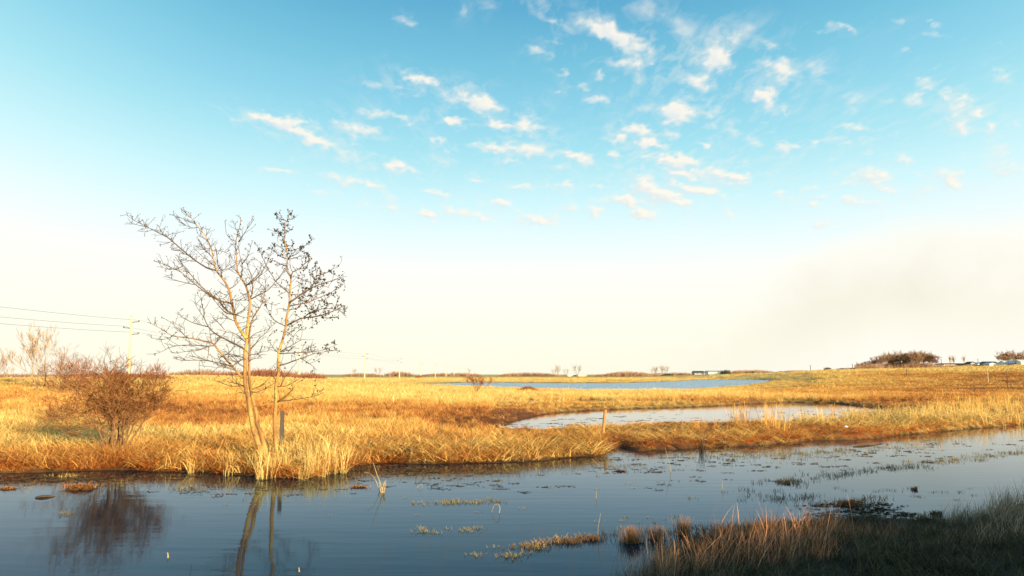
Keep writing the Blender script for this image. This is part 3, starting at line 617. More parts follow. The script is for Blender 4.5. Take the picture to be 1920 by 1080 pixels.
# ------------------------------------------------------------------ the two trees on the bank (limbs drawn from the photograph, spread in depth)
DT = 21.6
S_PX = DT/F
def limb_pts(pts, y_start, slope, wob=.03):
    out = []; L = 0; prev = None; ph = random.uniform(0, 6)
    for (a_, b_) in pts:
        if prev: L += math.hypot(a_-prev[0], b_-prev[1])*S_PX
        prev = (a_, b_); out.append(at(a_, b_, y_start + slope*L + wob*math.sin(L*3+ph)))
    return out
def smooth_px(pts, it=1):
    for _ in range(it):
        q = [pts[0]]
        for i_ in range(len(pts)-1):
            a_, b_ = pts[i_], pts[i_+1]
            if i_ > 0: q.append(tuple(a_[k]*.75+b_[k]*.25 for k in range(len(a_))))
            if i_ < len(pts)-2: q.append(tuple(a_[k]*.25+b_[k]*.75 for k in range(len(a_))))
        q.append(pts[-1]); pts = q
    return pts
def make_tree(base_px, stems, limbs, label, leafsize, leafn, twig_gap, seed, leaf_zone):
    random.seed(seed)
    bz = at(base_px[0], base_px[1], DT); rt = root('tree', (bz.x, bz.y, bz.z), label, 'tree')
    off = Vector(rt.location)
    nodes = []          # (px, py, depth, radius)
    tw = MB(); lv = MB()
    def put(pts, rads, name, mt, k=6):
        mb = MB(); mb.tube([p - off for p in pts], rads, k); mb.build(name, mt, rt, smooth=True)
    def leaf(p, s):
        d1 = Vector((random.gauss(0,1), random.gauss(0,1), random.gauss(0,1))).normalized(); d2 = d1.orthogonal().normalized()
        a_ = p-off; sh = random.uniform(.5, 1.8)
        lv.quad(a_, a_+d1*s*.5+d2*s*.32, a_+d1*s, a_+d1*s*.5-d2*s*.32, sh)
    def twigs(pts, pxs, rad0, main):
        n = len(pts); total = 0
        for i_ in range(n-1):
            seg = (pts[i_+1]-pts[i_]); total += seg.length
            cnt = seg.length/S_PX/twig_gap
            cnt = int(cnt) + (1 if random.random() < cnt % 1 else 0)
            frac = i_/n
            if main and frac < .35: cnt = 0
            for _ in range(cnt):
                p = pts[i_] + seg*random.random(); d = seg.normalized()
                side = Vector((random.gauss(0,1), random.gauss(0,.8), random.gauss(0,.6)+.25)).normalized()
                dd = (d*random.uniform(.3,1.0) + side*.9).normalized(); L = random.uniform(.10,.42)*(1.1-.4*frac)
                q1 = p + dd*L*.5 + Vector((0,0,.02)); q2 = q1 + (dd+Vector((0,0,.25))+Vector((random.gauss(0,.2),random.gauss(0,.2),0))).normalized()*L*.5
                tw.tube([p-off, q1-off, q2-off], [.0068, .0055, .004], 3, False)
                z_ = leaf_zone(pxs[min(i_, len(pxs)-1)])
                for _ in range(int(random.uniform(.4, 1.6)*leafn*z_ + random.random())):
                    tt = random.uniform(.3, 1.05); pp = p.lerp(q1, tt*2) if tt < .5 else q1.lerp(q2, (tt-.5)*2)
                    leaf(pp + Vector((random.gauss(0,.02),)*1 + (random.gauss(0,.02), random.gauss(0,.02))), leafsize*random.uniform(.6,1.3))
                if random.random() < .5:
                    s2 = q1 + (dd+side*.8+Vector((random.gauss(0,.5),random.gauss(0,.5),random.gauss(0,.4)))).normalized()*L*.5
                    tw.tube([q1-off, s2-off], [.004, .0028], 3, False)
                    for _ in range(int(leafn*z_*.7+random.random())): leaf(s2, leafsize*random.uniform(.6,1.2))
    for (pts, r0, r1, dslope) in stems:
        px = smooth_px(pts, 1); w3 = limb_pts(px, DT + (0 if dslope[0] is None else dslope[0]), dslope[1])
        rads = [(r0 + (r1-r0)*(i_/(len(w3)-1))**.8)*S_PX*random.uniform(.95,1.06) for i_ in range(len(w3))]
        put(w3, rads, 'trunk', M_bark, 8)
        for q_, w_, r_ in zip(px, w3, rads): nodes.append((q_[0], q_[1], w_.y, r_))
        twigs(w3, px, r0, True)
    for li in limbs:
        pts, r0 = li[0], li[1]; sl = random.uniform(-.55, .55)
        nb = min(nodes, key=lambda n_: (n_[0]-pts[0][0])**2 + (n_[1]-pts[0][1])**2)
        pts = [(nb[0]*.7+pts[0][0]*.3, nb[1]*.7+pts[0][1]*.3)] + list(pts[1:])
        px = smooth_px(pts, 1); w3 = limb_pts(px, nb[2], sl)
        n = len(w3); rads = [(r0*(1-i_/(n-1)) + .32*(i_/(n-1)))*S_PX for i_ in range(n)]
        put(w3, rads, 'branch', M_bark if r0 > 2.2 else M_branch, 6 if r0 > 1.5 else 5)
        for q_, w_, r_ in zip(px, w3, rads): nodes.append((q_[0], q_[1], w_.y, r_))
        twigs(w3, px, r0, False)
    tw.build('twigs', M_twigA, rt, kind='stuff'); lv.build('withered_leaves', M_leafdark, rt, kind='stuff')
    return rt
# dark bands on the bark
st1 = [(492,872),(488,850),(487,837),(480,822),(474,800),(471,783),(468,763),(465,745),(460,728),(459,705),(460,684),(459,668),(461,652),(463,638),(463,629),(464,612),(466,596),(468,578),(469,564),(466,552),(462,538),(456,527),(450,518),(446,510),(444,500),(444,484),(442,468),(441,457),(446,437),(451,420),(451,407)]
st2 = [(501,872),(499,859),(497,842),(492,824),(487,806),(481,794),(482,778),(479,768),(475,752),(471,737),(468,720),(467,700),(467,680),(468,660),(468,645),(467,632),(469,612),(473,598),(482,584),(489,574),(494,560),(497,547),(498,530),(496,515)]
limbsA = [
 ([(461,636),(453,623),(445.5,611),(441,600),(439,587),(437,577),(434,565),(432,551),(428,539),(421,527),(414,518),(407,510),(402,497),(400,482),(397,467),(391,453),(384,440),(374,428),(366,418),(358,407),(347,398),(338,390)],3.1),
 ([(404,508),(389,503),(379,497),(367,489),(354,479),(340,467),(325,454),(314,445),(304,440),(288,432),(275,425),(261,418),(249,412),(236,402)],1.7),
 ([(436,588),(424,582),(414,569),(408,560),(396,554),(386,545),(376,536),(367,526),(357,514),(345,501),(337,488),(331,478)],1.7),
 ([(431,571),(414,565),(396,556),(380,544),(362,530),(349,518),(338,509),(331,501)],1.7),
 ([(435,590),(424,587),(414,578),(404,566),(396,556)],1.3),
 ([(360,534),(343,529),(326,525),(308,514)],.8),([(340,509),(320,501),(303,494),(288,489)],.8),([(345,501),(330,506),(310,503),(294,499)],.7),
 ([(366,418),(352,415),(340,408),(331,408),(323,401)],.8),([(374,428),(360,428),(345,421),(335,416)],.7),([(358,407),(346,402),(340,396)],.6),
 ([(384,440),(391,434),(395,427)],.6),([(391,453),(378,445),(369,436)],.6),([(397,467),(383,467),(372,461)],.6),([(400,482),(386,470),(378,464),(368,460)],.8),([(402,497),(390,488),(376,478),(371,472)],.9),
 ([(304,440),(300,428),(296,422)],.7),([(314,445),(320,438),(330,438)],.6),([(275,425),(258,422),(242,417)],.6),([(288,432),(272,435),(258,433)],.6),([(325,454),(308,458),(300,458)],.6),([(340,467),(322,470),(320,462)],.6),
 ([(354,479),(338,472),(334,485),(341,494),(352,505)],.7),([(367,489),(350,488),(338,487)],.7),
 ([(457,653),(443,646),(427,638),(412,631),(396,620),(389,610),(383,597),(376,586),(368,575),(365,560)],1.8),
 ([(383,593),(384,584),(378,573),(378,558)],.9),([(387,612),(370,608),(354,602),(342,594),(331,587)],1.),
 ([(459,712),(454,708),(443,696),(435,686),(424,674),(416,664),(407,653),(401,645),(395,642),(378,639),(364,635),(348,633),(327,631),(316,626),(303,617),(290,610),(276,604)],2.6),
 ([(395,642),(395,631),(392,617)],.9),([(349,632),(342,625),(333,616),(323,606),(311,599)],.7),([(349,625),(346,614),(343,608)],.4),([(325,631),(312,636),(298,636),(285,634)],.6),
 ([(401,651),(386,649),(364,647),(341,647),(328,649),(317,652),(304,659),(288,665)],1.),([(389,651),(376,656),(364,658),(345,659),(330,663),(318,659)],.8),
 ([(396,651),(391,662),(389,676)],.8),([(435,686),(420,682),(402,679),(389,676),(372,675),(342,676),(333,674),(324,669)],1.2),([(389,676),(376,672),(360,667)],.6),([(374,676),(373,684),(374,700)],.5),
 ([(455,687),(445,680),(431,675),(414,668),(405,673)],1.),([(454,669),(443,666),(431,663),(418,667),(410,674)],.9),([(455,674),(443,680),(436,686),(425,691),(410,686)],.9),([(424,667),(436,655),(447,640)],.9),
 ([(402,646),(413,634),(424,623)],.8),([(458,644),(447,629),(439,625),(425,623),(412,618)],1.),([(420,682),(411,686),(405,692)],.7),([(443,696),(425,690),(410,684),(398,678)],.8),
 ([(427,665),(440,668),(455,670)],.7),([(441,603),(430,598),(416,596),(408,597)],.7),([(420,612),(410,604),(395,600)],.6),([(437,577),(425,570),(412,572)],.5),([(432,551),(420,560),(408,560),(398,556)],.7),
 ([(456,727),(441,724),(432,724),(415,718),(400,712)],1.1),([(456,722),(437,718),(432,712)],.8),([(460,741),(456,737),(445,736),(441,741)],.8),
 ([(469,737),(474,735),(481,736),(493,731),(506,723),(519,717)],1.3),([(470,731),(488,723),(500,720)],.8),([(483,736),(488,738),(494,735)],.5),
 ([(471,563),(483,554),(497,548),(508,539),(517,527),(528,513),(537,503)],1.2),([(464,535),(472,531),(483,521),(494,507),(500,493),(506,481),(511,465)],1.2),([(464,534),(478,521),(487,509),(492,493)],1.),
 ([(470,558),(474,549),(473,530),(472,521),(469,511),(464,502),(465,487)],1.2),([(451,520),(454,509),(454,497),(452,487),(449,477),(447,455)],1.1),([(446,511),(442,509),(440,500),(442,487)],1.),
 ([(431,541),(439,537),(445,531),(451,524)],1.),([(415,519),(415,508),(422,505),(435,501)],1.),([(415,508),(408,497),(407,480),(405,467),(402,460)],1.),([(422,505),(430,492),(436,482)],.5),([(405,472),(415,470),(425,475),(433,478)],.6),
 ([(447,450),(460,435),(470,416)],.9),([(441,454),(430,447),(424,437)],.8),([(446,437),(441,427),(438,417)],.7),([(442,470),(448,462),(451,455)],.6),([(454,497),(463,485),(468,472),(470,460)],.6),
 ([(467,635),(475,628),(483,623),(491,622)],.9),([(469,654),(478,647),(485,635),(498,625),(507,614),(511,610),(519,604)],1.),([(469,668),(483,663),(494,659),(505,658)],.8),([(469,680),(477,672),(484,672),(492,671)],.8),
 ([(434,587),(447,592),(462,596)],1.2),([(437,563),(452,563),(468,563)],.7),([(440,592),(455,582),(465,575)],.5),([(494,560),(500,566),(512,572),(520,572)],.5),([(497,547),(492,535),(482,527)],.5),([(487,580),(478,575),(472,570)],.8),([(470,610),(478,600),(486,598)],.7),([(463,555),(452,560),(447,570)],.5)]
make_tree((495,872), [(st1, 5.4, .55, (0, 0.0)), (st2, 5.2, .5, (.32, .0))], limbsA,
          'bare leaning tree with two yellow stems rooted together at the ditch edge', .038, 1.9, 7, 21, lambda p: 1.0 if p[1] < 640 else .4)
st3 = [(523,868),(519,850),(516,825),(515,794),(515,778),(517,759),(517,736),(517,724),(519,712),(523,698),(523,689),(523,673),(523,659),(528,643),(532,630),(535.5,617),(537,597),(541,577),(543,564),(543,547),(545.5,530),(545.5,519),(539,511),(538,501),(539,490),(538.5,474),(536,461),(533,448),(533,436),(535.5,424),(538.5,413),(540,404)]
limbsB = [
 ([(545,520),(548,510),(554,508),(564,502),(573,493),(580,487),(583,480)],1.3),([(549,509),(546,507),(544,496),(543,488)],.8),([(540,471),(548,469.5),(560,466),(575,459),(583,451),(585.5,444)],.8),
 ([(538,413),(547,412),(555,407)],.6),([(538,415),(530,412),(523,407)],.6),([(534,440),(529,436),(522,437),(520,450),(522,456)],.6),([(533,436),(540,433),(548,431)],.6),([(535,423),(528,421),(523,418)],.5),
 ([(536,474),(530,467),(524,462),(519,459)],.8),([(537,485),(528,482),(522,479),(516,472),(512,468)],1.),([(539,486),(546,480),(553,478),(560,474),(565,470)],1.),([(540,488),(552,484),(566,479),(578,480)],.8),([(538,500),(525,495),(515,490),(510,488)],.6),
 ([(544,567),(555,559),(568,549),(578,544),(587,538),(604,531.5),(623.5,526),(640,519.5),(651,518)],1.8),([(578,543),(587,533),(592,525),(595,515),(591,503),(590,498)],1.1),([(597,516),(609,513.5),(623.5,504),(635.5,500)],.9),([(592,525),(584,517),(580,514)],.8),
 ([(587,538),(583,530),(576,526),(570,527)],.9),([(568,549),(566,541),(563,539)],.6),([(546.5,555),(556,552),(566,551)],1.),([(572,545),(568,533),(566,522),(567,512),(575,501)],.5),([(604,531.5),(610,537),(618,540)],.7),
 ([(544,574),(558.5,571),(578,567),(589,562),(604,556),(621,548),(635.5,541),(644,533)],1.3),([(589,562),(592,553),(593,547)],.8),([(560,571),(566,563),(570,558)],.7),([(575,567),(583,557),(590,553),(598,552)],.8),([(604,556),(606,562),(612,566),(616,572)],.7),
 ([(543,580),(556,578.5),(568,574)],.8),([(538,608.5),(554,602),(566,596),(584,595),(597,592),(615,587.5),(632,580),(640,585),(651,596)],1.6),([(568,595),(578,587.5),(592,582),(609,578),(623.5,579),(640,581)],1.1),([(626,581),(631,567),(635.5,556)],.6),
 ([(584,596),(585,605),(586,612)],.6),([(592,592),(588,582),(584,575),(582,568)],.8),([(566,596),(558,592),(552,590)],.6),([(566,597),(567,604),(566,611)],.6),([(604,591),(612,597),(620,598)],.6),([(612,578),(614,568),(612,562)],.6),([(630,581),(638,576),(642,574)],.6),
 ([(541,548),(525.5,535.5),(517,528),(509,514),(500,500),(491,480),(487,468)],1.),([(535,611),(519,604),(512,598),(502,580),(494,567),(489,556)],1.),([(522,661),(514,655),(507,643),(501,638)],.9),([(503,636),(503,632),(511,625),(520,622)],.5),([(541,545),(530,550),(520,555)],.6),
 ([(525.5,659),(534,654),(547,648),(561,639),(570,636)],1.1),([(526,664),(534,663),(562,661),(587,660),(609,656),(634,645)],1.3),([(527,686),(534,683),(548,678),(570,670),(592,662),(614,659),(637,656)],1.5),([(567,675),(584,684),(595,695)],.8),
 ([(549,645),(549,632),(555.5,623),(567,614)],.8),([(549,632),(542,625),(536,620)],.5),([(541,578),(534,580),(525,578),(518,580)],.7),([(520,580),(522,588),(516,590)],.5),
 ([(522,726),(527,723.5),(532,710),(541,698.5),(548,689),(556,680)],1.),([(520,755),(530,748),(537,740),(548,732),(557,717)],1.),([(521,756),(530,751),(543.5,751),(557,748.5),(581,745),(594,742),(609,735)],1.),([(523,725),(538,724),(552,716),(560,712)],.9),([(580,745),(588,738),(596,738)],.5),
 ([(517,757),(508,752),(503,750),(505,757)],.6),([(519,715),(512,704),(507,690)],.6),([(517,672),(519,680),(521,688)],.9),([(587,660),(582,650),(585,643)],.6),([(562,661),(570,655),(580,651),(590,652)],.6),([(532,630),(540,628),(548,618)],.5)]
rtB = make_tree((520,866), [(st3, 4.3, .5, (.45, .01))], limbsB, 'slender bare tree with dark withered leaves beside the grey fence post', .070, 3.0, 8.0, 33,
          lambda p: 1.45 if (p[1] < 620 and p[0] > 556) or (p[1] < 492 and p[0] < 545) else (.1 if p[1] > 690 else (.8 if p[0] > 585 else .3)))

# ------------------------------------------------------------------ bare shrubs and far trees
RFLOOR = [.004]
def grow(mb, p, d, L, r, lev, maxlev, tw, spread=.55, up=.12, k=4, kids=(3, 4), stop=.0):
    n = 3; pts = [p]; q = p; dd = d.copy()
    for i_ in range(n):
        dd = (dd + Vector((random.gauss(0,.19), random.gauss(0,.19), random.gauss(0,.08)+up*.5))).normalized(); q = q + dd*L/n; pts.append(q)
    tgt = mb if lev < 2 else tw
    tgt.tube(pts, [max(r*(1-.5*i_/n), RFLOOR[0]) for i_ in range(n+1)], k if lev < 2 else 3, False, random.choice((.45,.8,1.1,1.5)))
    if lev >= maxlev: return
    for c in range(random.randint(*kids)):
        t_ = random.uniform(.35, 1.0) if c else 1.0
        i_ = min(int(t_*n), n-1); b = pts[i_].lerp(pts[i_+1], t_*n-i_)
        sd2 = Vector((random.gauss(0,1), random.gauss(0,1), random.gauss(0,.6)))
        nd = (dd + sd2.normalized()*random.uniform(.4, 1)*spread*1.6 + Vector((0,0,up))).normalized()
        grow(mb, b, nd, L*random.uniform(.55,.85), r*random.uniform(.45,.6), lev+1, maxlev, tw, spread, up, k, kids)
# big russet bush
random.seed(5)
g = gnd(222, 850, .2); gz = H1(g.x, g.y)
b = root('bush', (g.x, g.y, gz), 'large round leafless russet bush on the ditch bank at left', 'bush')
tw = MB()
for s_ in range(20):
    mb = MB(); a_ = random.uniform(0, 6.3); tl = random.uniform(.03, .88)
    d = Vector((math.cos(a_)*math.sin(tl), math.sin(a_)*math.sin(tl)*.8, math.cos(tl)))
    grow(mb, Vector((math.cos(a_)*random.uniform(.05,.35), math.sin(a_)*random.uniform(.05,.3), -.05)), d, random.uniform(.95,1.2)*(1.0-.1*tl), random.uniform(.014,.034), 0, 5, tw, .68, .06, 5, (2, 4))
    mb.build('stem', M_bushstem, b, smooth=True)
tw.build('twigs', M_twig, b, kind='stuff')
# the low tangle left of the bush
random.seed(8)
def shrub(name, px, py, wd, ht, mt, label, cat='bush', group=None, stems=9, lev=4, seed=1, depth=None, rad=.02, spread=.6, kids=(2,4), twr=1.0):
    random.seed(seed)
    if depth is None: g = gnd(px, py, .2)
    else: g = at(px, py, depth)
    RFLOOR[0] = g.y/F*.17; gz = H1(g.x, g.y); r_ = root(name, (g.x, g.y, gz), label, cat, group); mb = MB(); tw = MB()
    for s_ in range(stems):
        a_ = random.uniform(0, 6.3); tl = random.uniform(.1, .9)*min(1, wd/ht)
        grow(mb, Vector((random.gauss(0,.06)*wd, random.gauss(0,.06)*wd, -.05)), Vector((math.cos(a_)*math.sin(tl), math.sin(a_)*math.sin(tl), math.cos(tl))), ht*.40*random.uniform(.8,1.1), rad, 0, lev, tw, spread, .06, 4, kids)
    mb.build('stems', M_bushstem, r_, kind='stuff'); tw.build('twigs', mt, r_, kind='stuff'); return r_
shrub('bush', 120, 800, 2.2, 1.4, M_twig, 'low russet thicket just left of the big bush', stems=13, seed=12, rad=.012)
shrub('bush', 262, 770, 2., 1.3, M_twig, 'low russet brambles behind the right side of the big bush', stems=8, seed=13, rad=.011)
shrub('bush', 895, 741, 2.0, 2.5, M_farred, 'lone leafless bush in the meadow in front of the lake', stems=7, seed=25, rad=.03, spread=.5, lev=4)
shrub('bush', 150, 715, 12, 3.5, M_farred, 'tall red scrub behind the bush and left of the first pole', stems=15, seed=15, depth=84, rad=.045, lev=4)
shrub('bush', 108, 715, 6, 4.6, M_far, 'bare spiky shrub right of the pale field trees', stems=9, seed=16, depth=90, rad=.045, lev=4)
shrub('bush', 225, 715, 9, 3.0, M_farred, 'red scrub whose twigs rise round the foot of the first pole', stems=12, seed=17, depth=88, rad=.04)
shrub('bush', 300, 715, 9, 3.0, M_farred, 'red scrub right of the first pole', stems=12, seed=18, depth=100, rad=.04)

def bare_tree(seed, ht, mt, name='tree', label='', group=None, loc=(0,0,0), pale=False, up=.16, stems=1, lev=5, rad=.012, spread=.42, kids=(2,4)):
    random.seed(seed); r_ = root(name, loc, label, 'tree', group)
    RFLOOR[0] = ht*.002 if ht < 8 else ht*.0032
    mb = MB(); tw = MB()
    for s_ in range(stems):
        d = Vector((random.gauss(0,.12+.15*(stems>1)), random.gauss(0,.12), 1)).normalized()
        grow(mb, Vector((random.gauss(0,.04)*ht*(stems>1), 0, -.1)), d, ht*.40, ht*rad, 0, lev, tw, spread, up, 5, kids)
    mb.build('trunk', M_paletw if pale else M_far, r_); tw.build('crown', mt, r_, kind='stuff'); return r_
def on(px, depth, dz=0.):
    g = at(px, 700, depth); return (g.x, g.y, H1(g.x, g.y)+dz)
bare_tree(40, 6.6, M_paletw, label='tall pale bare tree with spreading limbs left of the red scrub', loc=on(72, 95), pale=True, stems=2, rad=.014)
bare_tree(41, 6.4, M_paletw, label='slimmer pale bare tree close right of the tallest pale one', loc=on(84, 99), pale=True, stems=1, rad=.012, up=.3)
bare_tree(42, 6.5, M_far, label='brown bare tree cut off by the left picture edge', loc=on(-6, 190), stems=2)
bare_tree(43, 4.5, M_paletw, label='small pale bare tree just right of the edge tree', loc=on(14, 200), stems=2, pale=True)
# tree belt on the right
T = [bare_tree(60+k, 9, M_far, label='brown bare tree in the belt on the right hand ridge', group='trees of the belt on the ridge', loc=on(1690+15*k, 486), stems=3, lev=5, rad=.012, spread=.5, kids=(3,4)) for k in range(4)]
belt = [(1610,3.6),(1618,4.0),(1626,4.4),(1633,5.0),(1640,6.0),(1647,6.5),(1653,7.4),(1659,7.8),(1664,8.6),(1670,8.8),(1676,8.4),(1682,9.0),(1687,8.6),(1699,9.1),(1703,8.6),(1711,9.),(1716,8.7),(1722,8.4),(1726,9.),(1731,8.6),(1741,8.),(1747,8.2),(1752,7.2)]
for k, (px, h_) in enumerate(belt):
    l_ = on(px, 478+random.uniform(-6, 14)); s_ = h_/9*.95
    dup(T[k % 4], l_, random.uniform(0, 6.3), (s_*1.25, s_*1.25, s_))
T2 = bare_tree(70, 7, M_paletw, label='thin pale poplar above the long cream building', group='thin pale poplars', loc=on(1784, 520), pale=True, up=.5, spread=.25, stems=2)
for px in (1790, 1808): dup(T2, on(px, 522), 1.2*px, (.9,.9,.95))
for k, (px, s_) in enumerate([(1880,1.05),(1886,1.15),(1893,1.05),(1900,1.1),(1908,1.15),(1916,1.1),(1926,1.2)]):
    dup(T[k % 4], on(px, 560+3*k), k*1.3, (s_*.95,)*3, 'brown bare tree behind the pale roofed houses at the right edge', 'trees behind the settlement')
# far scrub masses on the horizon (nobody could count them)
def scrub_mass(name, spans, mt, label, seed, n_per=26):
    random.seed(seed); mb = MB()
    for (x0, x1, dep, hpx) in spans:
        n = int((x1-x0)*n_per/10)
        for _ in range(n):
            u = random.random(); px = x0+(x1-x0)*u; pr = (math.sin(math.pi*min(max(u,0.02),.98)))**.35
            dd = dep*random.uniform(.985, 1.015); X_, Y_, Z_ = on_fast(px, dd)
            s_ = hpx*dep/F*pr*random.uniform(.5, 1.05)
            for _ in range(5):
                a_ = Vector((X_+random.gauss(0, s_*.35), Y_+random.gauss(0, s_*.3), Z_-.1)); b_ = a_+Vector((random.gauss(0,.35)*s_, random.gauss(0,.3)*s_, s_*random.uniform(.6,1)))
                wv_ = Vector((dep/F*.35*random.uniform(.6,1.5), 0, 0)); mb.quad(a_-wv_, a_+wv_, b_+wv_*.6, b_-wv_*.6, random.uniform(.5, 1.35))
    mb.build(name, mt, kind='stuff', label=label, category='scrub')
def on_fast(px, depth):
    g = at(px, 700, depth); key = (round(px/4), round(depth/20))
    if key not in _hc: _hc[key] = H1(g.x, g.y)
    return g.x, g.y, _hc[key]
_hc = {}
scrub_mass('far_scrub', [(-60,120,330,14),(300,470,320,22),(330,420,300,24),(480,600,330,20),(640,720,900,7),(722,775,950,10),(790,905,1000,7.5),(935,1050,1000,8),(1115,1240,900,8),(1135,1215,900,11),(1240,1300,950,6),(1355,1450,640,8),(1450,1520,680,5),(1520,1560,700,3.5),(1566,1625,520,5),(1040,1120,1100,3)], M_far, 'brown leafless scrub strung along the flat horizon', 91)
scrub_mass('red_scrub', [(330,612,185,15),(430,560,182,19),(470,520,180,24),(560,612,180,15),(100,330,130,12),(780,792,520,6)], M_farred, 'red leafless scrub behind the two bank trees', 92, 40)
scrub_mass('belt_undergrowth', [(1606,1650,480,13),(1640,1762,488,13),(1655,1735,490,15),(1745,1800,470,6),(1800,1850,480,5)], M_far, 'low brown undergrowth beneath the tree belt', 93, 50)
scrub_mass('dark_scrub', [(1548,1556,500,7),(1354,1366,600,9),(1240,1262,820,4),(1850,1920,600,5)], M_evergreen, 'dark evergreen scrub beside the far buildings', 94, 60)
Ts = bare_tree(80, 9, M_paletw, label='small bare tree breaking the horizon beyond the lake', group='trees on the horizon beyond the lake', loc=on(1040, 1000), stems=3, lev=4)
for px, s_ in [(665,.9),(708,1.1),(1045,1.3),(1062,.9),(1082,1.35),(1230,1.1),(1240,1.2),(1250,1.1),(1226,.9)]: dup(Ts, on(px, 1000-px*.05), px, (s_*1.1,)*3)
# heap of dead reeds
g = gnd(990, 738, .2); r_ = MB(); random.seed(3)
for _ in range(700):
    a_ = random.uniform(0, 6.3); q = random.random()**.6; X_, Y_ = math.cos(a_)*q*1.5, math.sin(a_)*q*1.0; z_ = .75*(1-q*q)
    d = Vector((random.gauss(0,1), random.gauss(0,.6), random.gauss(0,.3)+.1)).normalized(); p_ = Vector((X_, Y_, z_)); r_.tube([p_-d*.2, p_+d*.2], [.018,.012], 3, False, random.uniform(.5,1.2))
for _ in range(1):
    k_ = 14
    for ring in range(4):
        for s_ in range(k_):
            def pp(rg, sg): q = rg/4; a_ = 2*math.pi*sg/k_; return Vector((math.cos(a_)*q*1.5, math.sin(a_)*q, .72*(1-q*q)))
            r_.quad(pp(ring+1, s_), pp(ring+1, s_+1), pp(ring, s_+1), pp(ring, s_), .6)
o = r_.build('reed_mound', M_tan, label='low russet mound of dead reeds in front of the lake', category='mound'); o.location = (g.x, g.y, H1(g.x, g.y)-.05)

# ------------------------------------------------------------------ posts
def post(px, py_top, py_base, zb, wd, mt, label, lean=(0,0), square=True, nail=False, depth=None):
    g = gnd(px, py_base, zb) if depth is None else at(px, 700, depth); gz = H1(g.x, g.y); tp = at(px, py_top, g.y).z; h_ = tp-gz+.1
    r_ = root('fence_post', (g.x, g.y, gz-.1), label, 'post'); mb = MB(); n = 7; pts = []; rd = []
    k = 4 if square else 9
    for i_ in range(n):
        f = i_/(n-1); pts.append(Vector((lean[0]*f*h_, lean[1]*f*h_, f*h_))); rd.append(wd/2*(1.25 if square else 1)*(1+.07*math.sin(i_*2.1)-.05*f))
    mb.tube(pts, rd, k); o_ = mb.build('shaft', mt, r_); 
    if nail:
        m2 = MB(); c_ = Vector((lean[0]*.55*h_, lean[1]*.55*h_-wd*.4, .55*h_)); m2.tube([c_+Vector((-wd*.62,0,0)), c_+Vector((0,-wd*.2,.004)), c_+Vector((wd*.75,0,.01))], [.004]*3, 5); m2.tube([c_+Vector((wd*.75,0,.01)), c_+Vector((wd*.9,-.01,-.05))], [.004]*2, 5)
        m2.build('wire_stub', M_metal, r_)
    return r_, o_
_, sh = post(527, 771, 852, .2, .155, M_post, 'grey weathered fence post behind the foot of the slender tree'); sh.scale = (.8, .8, 1); sh.rotation_euler = (0,0,.9)
post(1130, 768, 815, .2, .125, M_post2, 'orange wooden post with a wire stub leaning between ditch and pond', lean=(.11,.02), square=False, nail=True)
post(737.5, 741, 760, .2, .07, M_pole, 'thin white stake standing in the middle of the meadow', square=False)
post(29, 701, 722, .2, .12, M_post, 'thin brown post at the far left edge of the meadow', square=False)
post(1852, 690, 705, 1., .09, M_pole, 'pale stake on the sunlit slope below the teal house', square=False, depth=150)
post(1700, 692, 698, 1., .2, M_post, 'short dark post on the slope below the tree belt', square=False, depth=230)
post(1888, 698, 708, 1., .12, M_post, 'brown stake beside the dark hollow at the right edge', square=False, depth=120)

# ------------------------------------------------------------------ power line
LX = -63.
def pole_mesh():
    mb = MB(); mb.tube([(0,0,-.5),(0,0,6),(0,0,1)], [.20,.16,.16], 8); return mb
def make_pole(loc, h_, label, thick=1.0):
    r_ = root('utility_pole', loc, label, 'utility pole', 'poles of the power line across the marsh')
    mb = MB(); mb.tube([(0,0,-.5),(0,0,h_*.5),(0,0,h_)], [.27*thick,.23*thick,.18*thick], 8); mb.build('pole_shaft', M_pole, r_)
    for (sx, hz) in ((1, h_-1.35), (-1, h_-2.35), (1, h_-3.4)):
        a_ = MB(); a_.tube([(0,0,hz-.12),(sx*.55,0,hz+.02),(sx*1.25,0,hz+.05)], [.07,.055,.05], 6); arm = a_.build('insulator_arm', M_metal, r_)
        i2 = MB(); i2.tube([(sx*1.25,0,hz+.05),(sx*1.25,0,hz+.16),(sx*1.25,0,hz+.3)], [.09,.12,.07], 8); i2.build('insulator', M_metal, arm)
    return r_
names = ['first and tallest pale utility pole standing behind the big bush','second utility pole seen past the slender bank tree','third utility pole left of the lake','fourth utility pole left of the lake','fifth thin utility pole beyond the meadow','sixth thin utility pole beyond the lone bush','seventh thin utility pole near the horizon','eighth utility pole near the horizon','ninth utility pole near the horizon','tenth utility pole on the horizon','eleventh utility pole on the horizon']
tops = []
for k in range(-1, 11):
    d = 135 + 108*k; x_ = LX - 1.0; z_ = H1(x_, d); h_ = 12.6 - z_
    if k == -1: tops.append((x_, d, 12.6)); make_pole((x_, d, z_), h_, 'nearest utility pole of the line, out of view at left'); continue
    make_pole((x_, d, z_), h_, names[k], 1.0); tops.append((x_, d, 12.6))
for (sx, dz, nm) in ((1, -1.05, 'upper'), (-1, -2.05, 'middle'), (1, -3.1, 'lower')):
    mb = MB()
    for k in range(len(tops)-1):
        if k > 3: break
        a_, b_ = Vector(tops[k]) + Vector((sx*1.25, 0, dz)), Vector(tops[k+1]) + Vector((sx*1.25, 0, dz)); pts = []
        for i_ in range(25): f = i_/24; p_ = a_.lerp(b_, f); p_.z -= 4*.9*f*(1-f); pts.append(p_)
        mb.tube(pts, [.022 if k < 1 else .018]*25, 4, False)
    mb.build('power_cable', M_wire, label='thin sagging %s cable strung between the utility poles' % nm, category='cable', group='cables of the power line')
